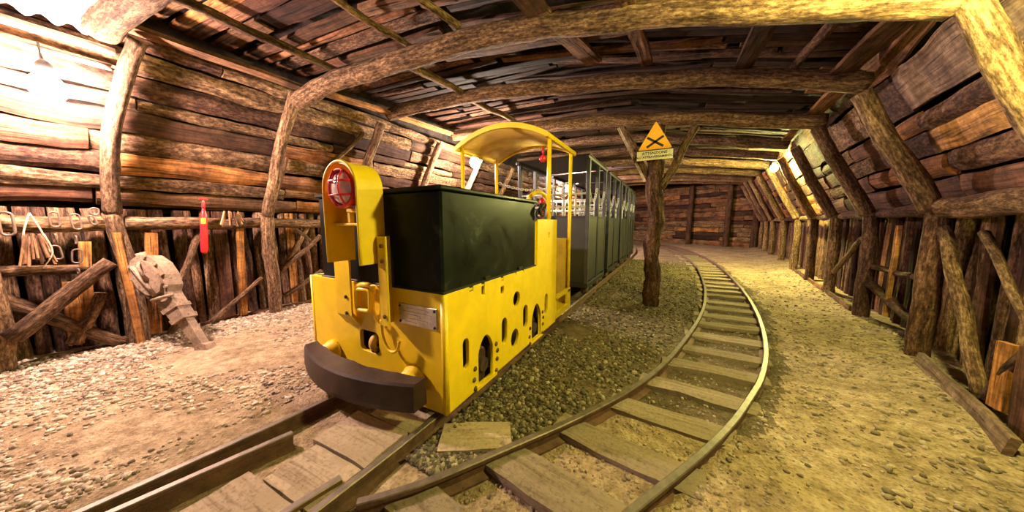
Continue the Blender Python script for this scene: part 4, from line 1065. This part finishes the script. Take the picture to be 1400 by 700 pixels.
# arched roof
def roofz(x): q = (x + 1.475) / .485; return 2.005 - .135 * q * q
N_ = 20; Vv = []
for y_ in (2.44, 3.27):
    for i in range(N_ + 1): x = -1.975 + .985 * i / N_; Vv.append((x, y_, roofz(x)))
    for i in range(N_ + 1): x = -1.975 + .985 * i / N_; Vv.append((x, y_, roofz(x) - .012))
m_ = N_ + 1; Ff = []
for i in range(N_):
    Ff += [(i, i + 1, 2 * m_ + i + 1, 2 * m_ + i), (m_ + i, 3 * m_ + i, 3 * m_ + i + 1, m_ + i + 1), (i, m_ + i, m_ + i + 1, i + 1), (2 * m_ + i, 2 * m_ + i + 1, 3 * m_ + i + 1, 3 * m_ + i)]
Ff += [(0, 2 * m_, 3 * m_, m_), (N_, m_ + N_, 3 * m_ + N_, 2 * m_ + N_)]
b = MB(); b.add(Vv, Ff, None, 0, True); roof = b.build('cab_roof', [YELLOWDULL], loco, fix=True)
for y_ in (2.44, 3.27):
    b = MB(); b.sweep([(-.012, -.03), (.012, -.03), (.012, .016), (-.012, .016)], [(-1.98 + .995 * i / N_, y_, roofz(-1.975 + .985 * i / N_)) for i in range(N_ + 1)]); b.build('roof_hoop', [YELLOW], roof, fix=True)
for x_ in (-1.975, -.99):
    b = MB(); b.box(x_ - .015, x_ + .015, 2.43, 3.28, roofz(x_) - .03, roofz(x_) + .012, 0, .004); b.build('roof_edge', [YELLOW], roof, fix=True)
# controls
b = MB(); b.tube(spline([onx(719, 292, -1.25), onx(723, 272, -1.25), onx(731, 264, -1.25), onx(741, 264, -1.25), onx(748, 274, -1.25), onx(751, 298, -1.25)], .02), .020, 12); b.build('control_hoop', [YELLOW], loco)
lv = onx(741, 277, -1.1); b = MB(); b.sphere(lv, .032, 16, 10, 0, (1, .8, 1.5)); b.cyl(lv - Vector((0, 0, .2)), lv, .014, 12); b.build('control_lever', [RED], loco)
b = MB()
pts = []
for i in range(46):
    a = i / 46 * 2.6 * 2 * PI; rr = .05 + .012 * math.sin(i * .7); pts.append((-.965 + .014 * math.sin(i * .5), 2.285 + rr * 1.3 * math.cos(a) + .02 * math.sin(i * .31), 1.205 + rr * .9 * math.sin(a) + .015 * math.cos(i * .23)))
b.tube(pts, .008, 8); b.build('cable_coil', [BLACK], loco)
b = MB(); b.tube([(-1.07, 2.56, 1.78), (-1.07, 2.56, 1.72)], .012, 8); b.sphere((-1.07, 2.56, 1.685), .033, 16, 10); b.build('signal_lamp', [RED], loco)
# safety chain across the cab
def link_pts(c, d, up, L, W, n=14):
    d = Vector(d).normalized(); up = Vector(up); up = (up - d * up.dot(d)).normalized()
    o = []
    for i in range(n):
        a = 2 * PI * i / n; x = math.cos(a); y = math.sin(a)
        o.append(Vector(c) + d * (x * W + (L - W) * (1 if x > 0 else -1) * min(1, abs(x) * 3)) + up * (y * W))
    return o
b = MB(); A0, A1 = Vector((-1.93, 3.2, 1.6)), Vector((-1.0, 3.2, 1.55)); N_ = 30
for i in range(N_):
    q = (i + .5) / N_; c = A0.lerp(A1, q) + Vector((0, 0, -.09 * (1 - (2 * q - 1) ** 2)))
    b.tube(link_pts(c, A1 - A0, (0, 1, 0) if i % 2 else (0, 0, 1), .022, .011, 10), .0045, 6, 0, True)
b.build('safety_chain', [WHITEPIPE], loco)

# ================================================================== PASSENGER CARS
def car(y0, y1, lbl, first=False):
    t = empty('mine_car', ((XS + -2.06) / 2, (y0 + y1) / 2, .07), lbl, 'mine car', 'open passenger cars behind the locomotive')
    xa, xb = -2.06, -.985; zt = 1.185
    b = MB(); b.box(xa, xb, y0, y1, .20, .27, 0, .006); b.build('underframe', [DARKIRON], t, fix=True)
    w = y1 - y0; ym = (y0 + y1) / 2
    for x_ in (xa + .01, xb - .02):
        for (ya, yb) in ((y0 + .05, ym - .06), (ym + .06, y1 - .05)):
            b = MB(); b.box(x_ - .008, x_ + .008, ya, yb, .30, zt, 0, .004); b.box(x_ - .014, x_ + .014, ya, yb, zt - .012, zt + .012, 0, .004); b.build('side_panel', [CARGREEN], t, fix=True)
    for y_ in (y0 + .02, y1 - .02):
        b = MB(); b.box(xa + .05, xb - .05, y_ - .01, y_ + .01, .27, zt, 0, .004); b.box(xa + .05, xb - .05, y_ - .018, y_ + .018, zt - .01, zt + .014, 0, .004); b.build('end_panel', [CARGREEN], t, fix=True)
    for x_ in (xa + .02, xb - .03):
        for y_ in (y0 + .03, ym, y1 - .03):
            b = MB(); wd = .028 if y_ != ym else .02; b.box(x_ - .025, x_ + .025, y_ - wd, y_ + wd, .25, 1.955, 0, .005); b.build('roof_post', [STEELPOST], t, fix=True)
    for x_ in (xa + .02, xb - .03):
        b = MB(); b.box(x_ - .022, x_ + .022, y0 - .06, y1 + .06, 1.945, 1.985, 0, .004); b.build('roof_rail', [STEELPOST], t, fix=True)
    b = MB(); b.box(xa - .01, xb, y0 - .06, y1 + .06, 1.985, 2.0, 0, .004); b.build('roof_sheet', [DARKIRON], t, fix=True)
    for y_ in (y0 + .02, y1 - .02):
        b = MB()
        for z_ in (1.32, 1.50): b.tube([(xa + .05, y_, z_), (xb - .05, y_, z_)], .014, 8)
        for i in range(5): x_ = xa + .2 + i * .17; b.tube([(x_, y_, zt), (x_, y_, 1.50)], .013, 8)
        b.build('end_railing_frame', [WHITEPIPE], t)
    b = MB()
    for z_ in (1.36,): b.tube([(xa + .02, y0 + .05, z_), (xa + .02, y1 - .05, z_)], .014, 8)
    b.build('handrail', [WHITEPIPE], t)
    for (ya, yb) in ((y0 + .06, y0 + .3), (y1 - .3, y1 - .06)):
        b = MB(); b.box(xa + .06, xb - .07, ya, yb, .62, .66, 0, .01); b.box(xa + .1, xa + .14, ya + .03, yb - .03, .27, .62); b.box(xb - .16, xb - .12, ya + .03, yb - .03, .27, .62); b.build('bench', [SEATM], t, fix=True)
    for ya, yb in ((y0 + .06, ym - .02), (ym + .02, y1 - .06)):
        b = MB(); A0, A1 = Vector((xb - .03, ya, 1.62)), Vector((xb - .03, yb, 1.62)); N_ = 16
        for i in range(N_):
            q = (i + .5) / N_; c = A0.lerp(A1, q) + Vector((0, 0, -.22 * (1 - (2 * q - 1) ** 2)))
            b.tube(link_pts(c, Vector((0, A1.y - A0.y, -.22 * 4 * (1 - 2 * q))), (1, 0, 0), .026, .012, 10), .005, 6, 0, True)
        b.build('door_chain', [WHITEPIPE], t)
    for y_ in (y0 + .25, y1 - .25):
        for xw, sgn in ((-1.075, 1), (-1.715, -1)):
            b = MB(); b.lathe([(.02, -.03 * sgn), (.13, -.03 * sgn), (.13, -.012 * sgn), (.107, -.01 * sgn), (.105, .03 * sgn), (.05, .03 * sgn), (.0001, .035 * sgn)], (xw, y_, .180), (1, 0, 0), 20); b.build('wheel', [RUST], t, fix=True)
    for y_, d in ((y0, -1), (y1, 1)):
        b = MB(); b.box(-1.45, -1.35, min(y_, y_ + d * .12), max(y_, y_ + d * .12), .28, .36, 0, .01); b.build('coupler', [RUST], t, fix=True)
    return t
c1 = car(3.98, 5.13, 'dark green open passenger car coupled directly behind the yellow locomotive')
for i, y_ in enumerate((5.42, 6.86, 8.3)):
    copy_tree(c1, (0, y_ - 3.98, 0), ['dark green open passenger car, second behind the locomotive', 'dark green open passenger car, third behind the locomotive', 'dark green open passenger car at the tail of the train'][i])

# ================================================================== TOOLS ON THE WALL
# rock drill leaning on the post
t = empty('rock_drill', (-3.6, .80, .03), 'heavy brown rock drill standing on its bit and leaning on a bark post', 'drill')
PT = Vector(onz(284, 481, .03)); 
PB = Vector(onx(193, 349, -3.90))
ax = (PB - PT); LEN = ax.length; ax.normalize()
sdv = ax.cross(Vector((.6, -.8, 0))).normalized(); fr = sdv.cross(ax).normalized()      # side and thickness axes
if fr.dot(EYE - PT) < 0: fr = -fr
def dp(l, s_, f=0): return PT + ax * (l * LEN) + sdv * s_ + fr * f
def dplate(poly, f0, f1, name, mat, parent, bev=True):
    b = MB(); b.prism(poly, f0, f1, lambda a, c, h: dp(a, c, h)); return b.build(name, [mat], parent, fix=True)
dplate([(.585, .05), (.63, .095), (.72, .12), (.84, .12), (.94, .085), (.975, .03), (.975, -.04), (.93, -.09), (.83, -.12), (.71, -.12), (.62, -.09), (.585, -.05)], -.06, .055, 'gear_case', DRILL, t)
dplate([(.61, .035), (.66, .075), (.75, .095), (.85, .09), (.91, .05), (.93, 0), (.90, -.055), (.83, -.09), (.73, -.095), (.65, -.07), (.61, -.035)], .055, .08, 'case_cover', DRILL, t)
for a, c in ((.625, .075), (.73, .107), (.83, .107), (.93, .07), (.93, -.07), (.83, -.107), (.72, -.107), (.63, -.075)):
    b = MB(); b.cyl(dp(a, c, .053), dp(a, c, .07), .012, 8); b.build('bolt_head', [DRILL], t)
b = MB(); b.tube(spline([dp(.90, .03, .08), dp(.86, .04, .115), dp(.78, .03, .115), dp(.74, .01, .08)], .03), .011, 8); b.build('carry_handle', [DRILL], t)
b = MB(); b.tube([dp(.60, -.01, .085), dp(.90, -.03, .085)], .016, 8); b.build('feed_ridge', [DRILL], t)
dplate([(.36, .05), (.59, .062), (.59, -.062), (.36, -.05)], -.05, .055, 'chuck_block', DRILL, t)
b = MB(); b.tube([dp(.60, -.085, .05), dp(.575, -.03, .08), (dp(.555, .03, .08)), dp(.54, .08, .05)], .013, 8); b.build('clamp_bar', [DRILL], t)
dplate([(.44, .064), (.475, .066), (.475, -.066), (.44, -.064)], -.055, .064, 'chuck_collar', DRILL, t)
dplate([(.33, .055), (.37, .06), (.37, -.06), (.33, -.055)], -.055, .062, 'chuck_collar', DRILL, t)
dplate([(.03, .026), (.34, .042), (.34, -.042), (.03, -.026)], -.03, .035, 'drill_steel', DRILL, t)
dplate([(-.02, .045), (.05, .055), (.085, .02), (.085, -.02), (.045, -.05), (-.02, -.035)], -.04, .045, 'chisel_foot', DRILL, t)
b = MB(); b.tube([dp(.95, 0, .0), dp(1.01, .02, .02)], .03, 10); b.build('air_inlet', [DRILL], t)

# fire extinguisher
E1 = Vector(onx(278, 272, -3.955)); E0 = Vector(onx(279.5, 347, -3.955))
t = empty('fire_extinguisher', tuple(E0), 'slim red fire extinguisher hanging from the waling log beside the sticks', 'extinguisher')
d = (E1 - E0); Le = d.length; d.normalize()
b = MB(); b.lathe([(.0001, 0), (.016, .004), (.024, .025), (.027, .06), (.027, Le * .62), (.025, Le * .70), (.018, Le * .76), (.012, Le * .8), (.010, Le * .84)], E0, d, 24); b.build('cylinder', [RED], t, fix=True)
b = MB(); b.lathe([(.012, Le * .83), (.014, Le * .85), (.013, Le * .92), (.011, Le * .95), (.009, Le)], E0, d, 16); b.build('valve', [RED], t, fix=True)
b = MB(); b.box(E1.x - .012, E1.x + .012, E1.y - .03, E1.y + .03, E1.z - .01, E1.z + .008, 0, .004); b.build('handle', [RED], t, fix=True)
b = MB(); q0 = E0 + d * Le * .55; V4 = []
for j in range(2):
    for i in range(7):
        a = -1.0 + 1.3 * i / 6; V4.append(q0 + d * (j * .055) + Vector((math.cos(a) * .0285, math.sin(a) * .0285, 0)))
b.add(V4, [(i, i + 1, 7 + i + 1, 7 + i) for i in range(6)], None, 0); o = b.build('label_sticker', [ORANGELBL], t)
o.modifiers.new('s', 'SOLIDIFY').thickness = .001

# hanging chain links: each chain a thing
def hang_chain(name, links, lbl):
    top = links[0][0]; t = empty(name, tuple(top), lbl, 'chain', 'chains hung on the waling log')
    for (c, L, W, r, up, tilt) in links:
        b = MB(); pts = []
        dn = Vector((0, tilt, -1)).normalized(); s_ = Vector(up).normalized()
        n = 28
        for i in range(n):
            a = 2 * PI * i / n; x, y = math.cos(a), math.sin(a)
            e = (L - W) * (1 if x >= 0 else -1) if abs(x) > .02 else 0
            pts.append(Vector(c) + dn * (x * W + e) + s_ * (y * W))
        b.tube(pts, r, 10, 0, True); b.build('link', [CHAINM], t)
CX = -3.955
def wl(u, v): return Vector(onx(u, v, CX))
S_ = (0, 1, 0); T_ = (1, .25, 0)
hang_chain('chain_link', [(wl(9, 306), .078, .026, .0075, (.3, 1, 0), 0)], 'big single oval chain ring at the end of the waling log')
hang_chain('hanging_chain', [(wl(74.5, 300), .054, .020, .0055, S_, 0), (wl(75.5, 325), .026, .009, .005, T_, 0), (wl(77.5, 345), .050, .019, .0055, (.2, 1, 0), .1)], 'hanging chain of oval links next to the stick bundle')
hang_chain('hanging_chain', [(wl(104, 303), .058, .020, .0055, S_, .05), (wl(104, 328), .03, .009, .005, T_, 0), (wl(105.5, 350), .052, .022, .0055, (.2, 1, 0), -.1), (wl(107.5, 371), .018, .011, .005, T_, 0)], 'longest hanging chain, four links, in the middle of the waling log')
hang_chain('hanging_chain', [(wl(129, 289), .026, .020, .006, S_, 0), (wl(127, 301), .034, .013, .0065, (.3, 1, 0), .25)], 'short curled chain next to the bark post with the drill')
# bundles of sticks
def sticks(name, u, v, spread, length, n, lbl, cord=True, x0=-3.955):
    top = Vector(onx(u, v, x0)); t = empty(name, tuple(top), lbl, 'stick bundle')
    for i in range(n):
        a = spread * (2 * (i + .5) / n - 1) + R.uniform(-.04, .04); L = length * R.uniform(.75, 1.05)
        p0 = top + Vector((R.uniform(-.015, .03), .015 * math.sin(a * 4) + a * .12, -.005 - R.uniform(0, .02) - (.11 if cord else 0)))
        p1 = p0 + Vector((R.uniform(-.01, .05), math.sin(a) * L, -math.cos(a) * L))
        b = MB(); slab(b, p0, p1, R.uniform(.010, .017), R.uniform(.007, .011), (1, -.3, 0), 0, .3, .06); b.build('stick', [TWIG], t, fix=True)
    if cord:
        for dy in (-.04, .04):
            b = MB(); b.tube(spline([top + Vector((.0, 0, .03)), top + Vector((.01, dy * .6, -.06)), top + Vector((.02, dy, -.14)), top + Vector((.03, dy * 1.3, -.26))], .03), .005, 6); b.build('cord', [CORD], t)
        b = MB(); b.tube(spline([top + Vector((.02, .04, -.12)), top + Vector((.035, .06, -.25)), top + Vector((.04, .01, -.36))], .03), .004, 6); b.build('pale_cord', [PALE], t)
sticks('stick_bundle', 41, 297, .2, .21, 14, 'bundle of brown sticks hung by cords beside the big chain ring')
sticks('stick_bundle', 315, 288, .36, .15, 11, 'fan of short sticks tucked behind the waling log beyond the red extinguisher', False, -3.97)

# ================================================================== LAMPS
def lamp(name, pos, col, e, lbl, r=.055, cable=None):
    p = Vector(pos); t = empty(name, tuple(p), lbl, 'lamp')
    b = MB(); b.sphere(p, r, 12, 8, 0, (1, 1, 1.15)); b.build('glowing_bulb', [mat_glow('glow_' + name, col, e)], t)
    b = MB(); b.lathe([(.028, r * 1.05), (.032, r * 1.2), (.032, r * 1.2 + .05), (.02, r * 1.2 + .07), (.006, r * 1.2 + .08)], p, (0, 0, 1), 16); b.build('socket', [PORC], t, fix=True)
    if cable:
        b = MB(); b.tube(spline([p + Vector((0, 0, r * 1.2 + .075)), (p + Vector(cable)) * .5 + p * .5 + Vector((0, 0, .05)), p + Vector(cable)], .05), .006, 6); b.build('cable', [BLACK], t)
    return t
def pw(P, r): return P / (r * r)      # strength for equal output at any bulb size
PINKW = (1.0, .70, .61); WARM = (1.0, .80, .64); GREENY = (1.0, .93, .28)
lamp('bulb_lamp', onx(65, 120, -3.54), PINKW, pw(L1P, .075), 'glaring bare bulb on the upper wall above the hanging chains', .075, (-.1, .0, .3))
lamp('bulb_lamp', onx(649, 222, -3.0), WARM, pw(L2P, .08), 'glaring bare bulb seen beneath the arched cab roof', .08, (-.05, .05, .25))
lamp('bulb_lamp', onx(1058, 230, 1.62), GREENY, pw(L3P, .06), 'greenish bare bulb at the top of the sloping props by the curved track', .06, (.05, .0, .25))
lamp('bulb_lamp', (.98, 1.55, 1.99), GREENY, pw(L4P, .07), 'greenish bulb in the roof corner before the outermost sloping prop', .07, (.0, .1, .17))
lamp('bulb_lamp', onx(789, 249, -3.3), PINKW, pw(L5P, .06), 'small bright bulb shining through the passenger cars', .06, (-.1, .1, .3))

w = bpy.data.worlds.new('world'); scene.world = w; w.use_nodes = True
w.node_tree.nodes['Background'].inputs[0].default_value = (1.0, .74, .66, 1); w.node_tree.nodes['Background'].inputs[1].default_value = WORLDS

vs = scene.view_settings
vs.view_transform = 'Standard'; vs.look = 'None'; vs.exposure = EXPO; vs.gamma = 1.0; vs.use_curve_mapping = False
scene.cycles.use_denoising = True
scene.cycles.max_bounces = 6
for o in bpy.data.objects:
    if '_w' in o: del o['_w']
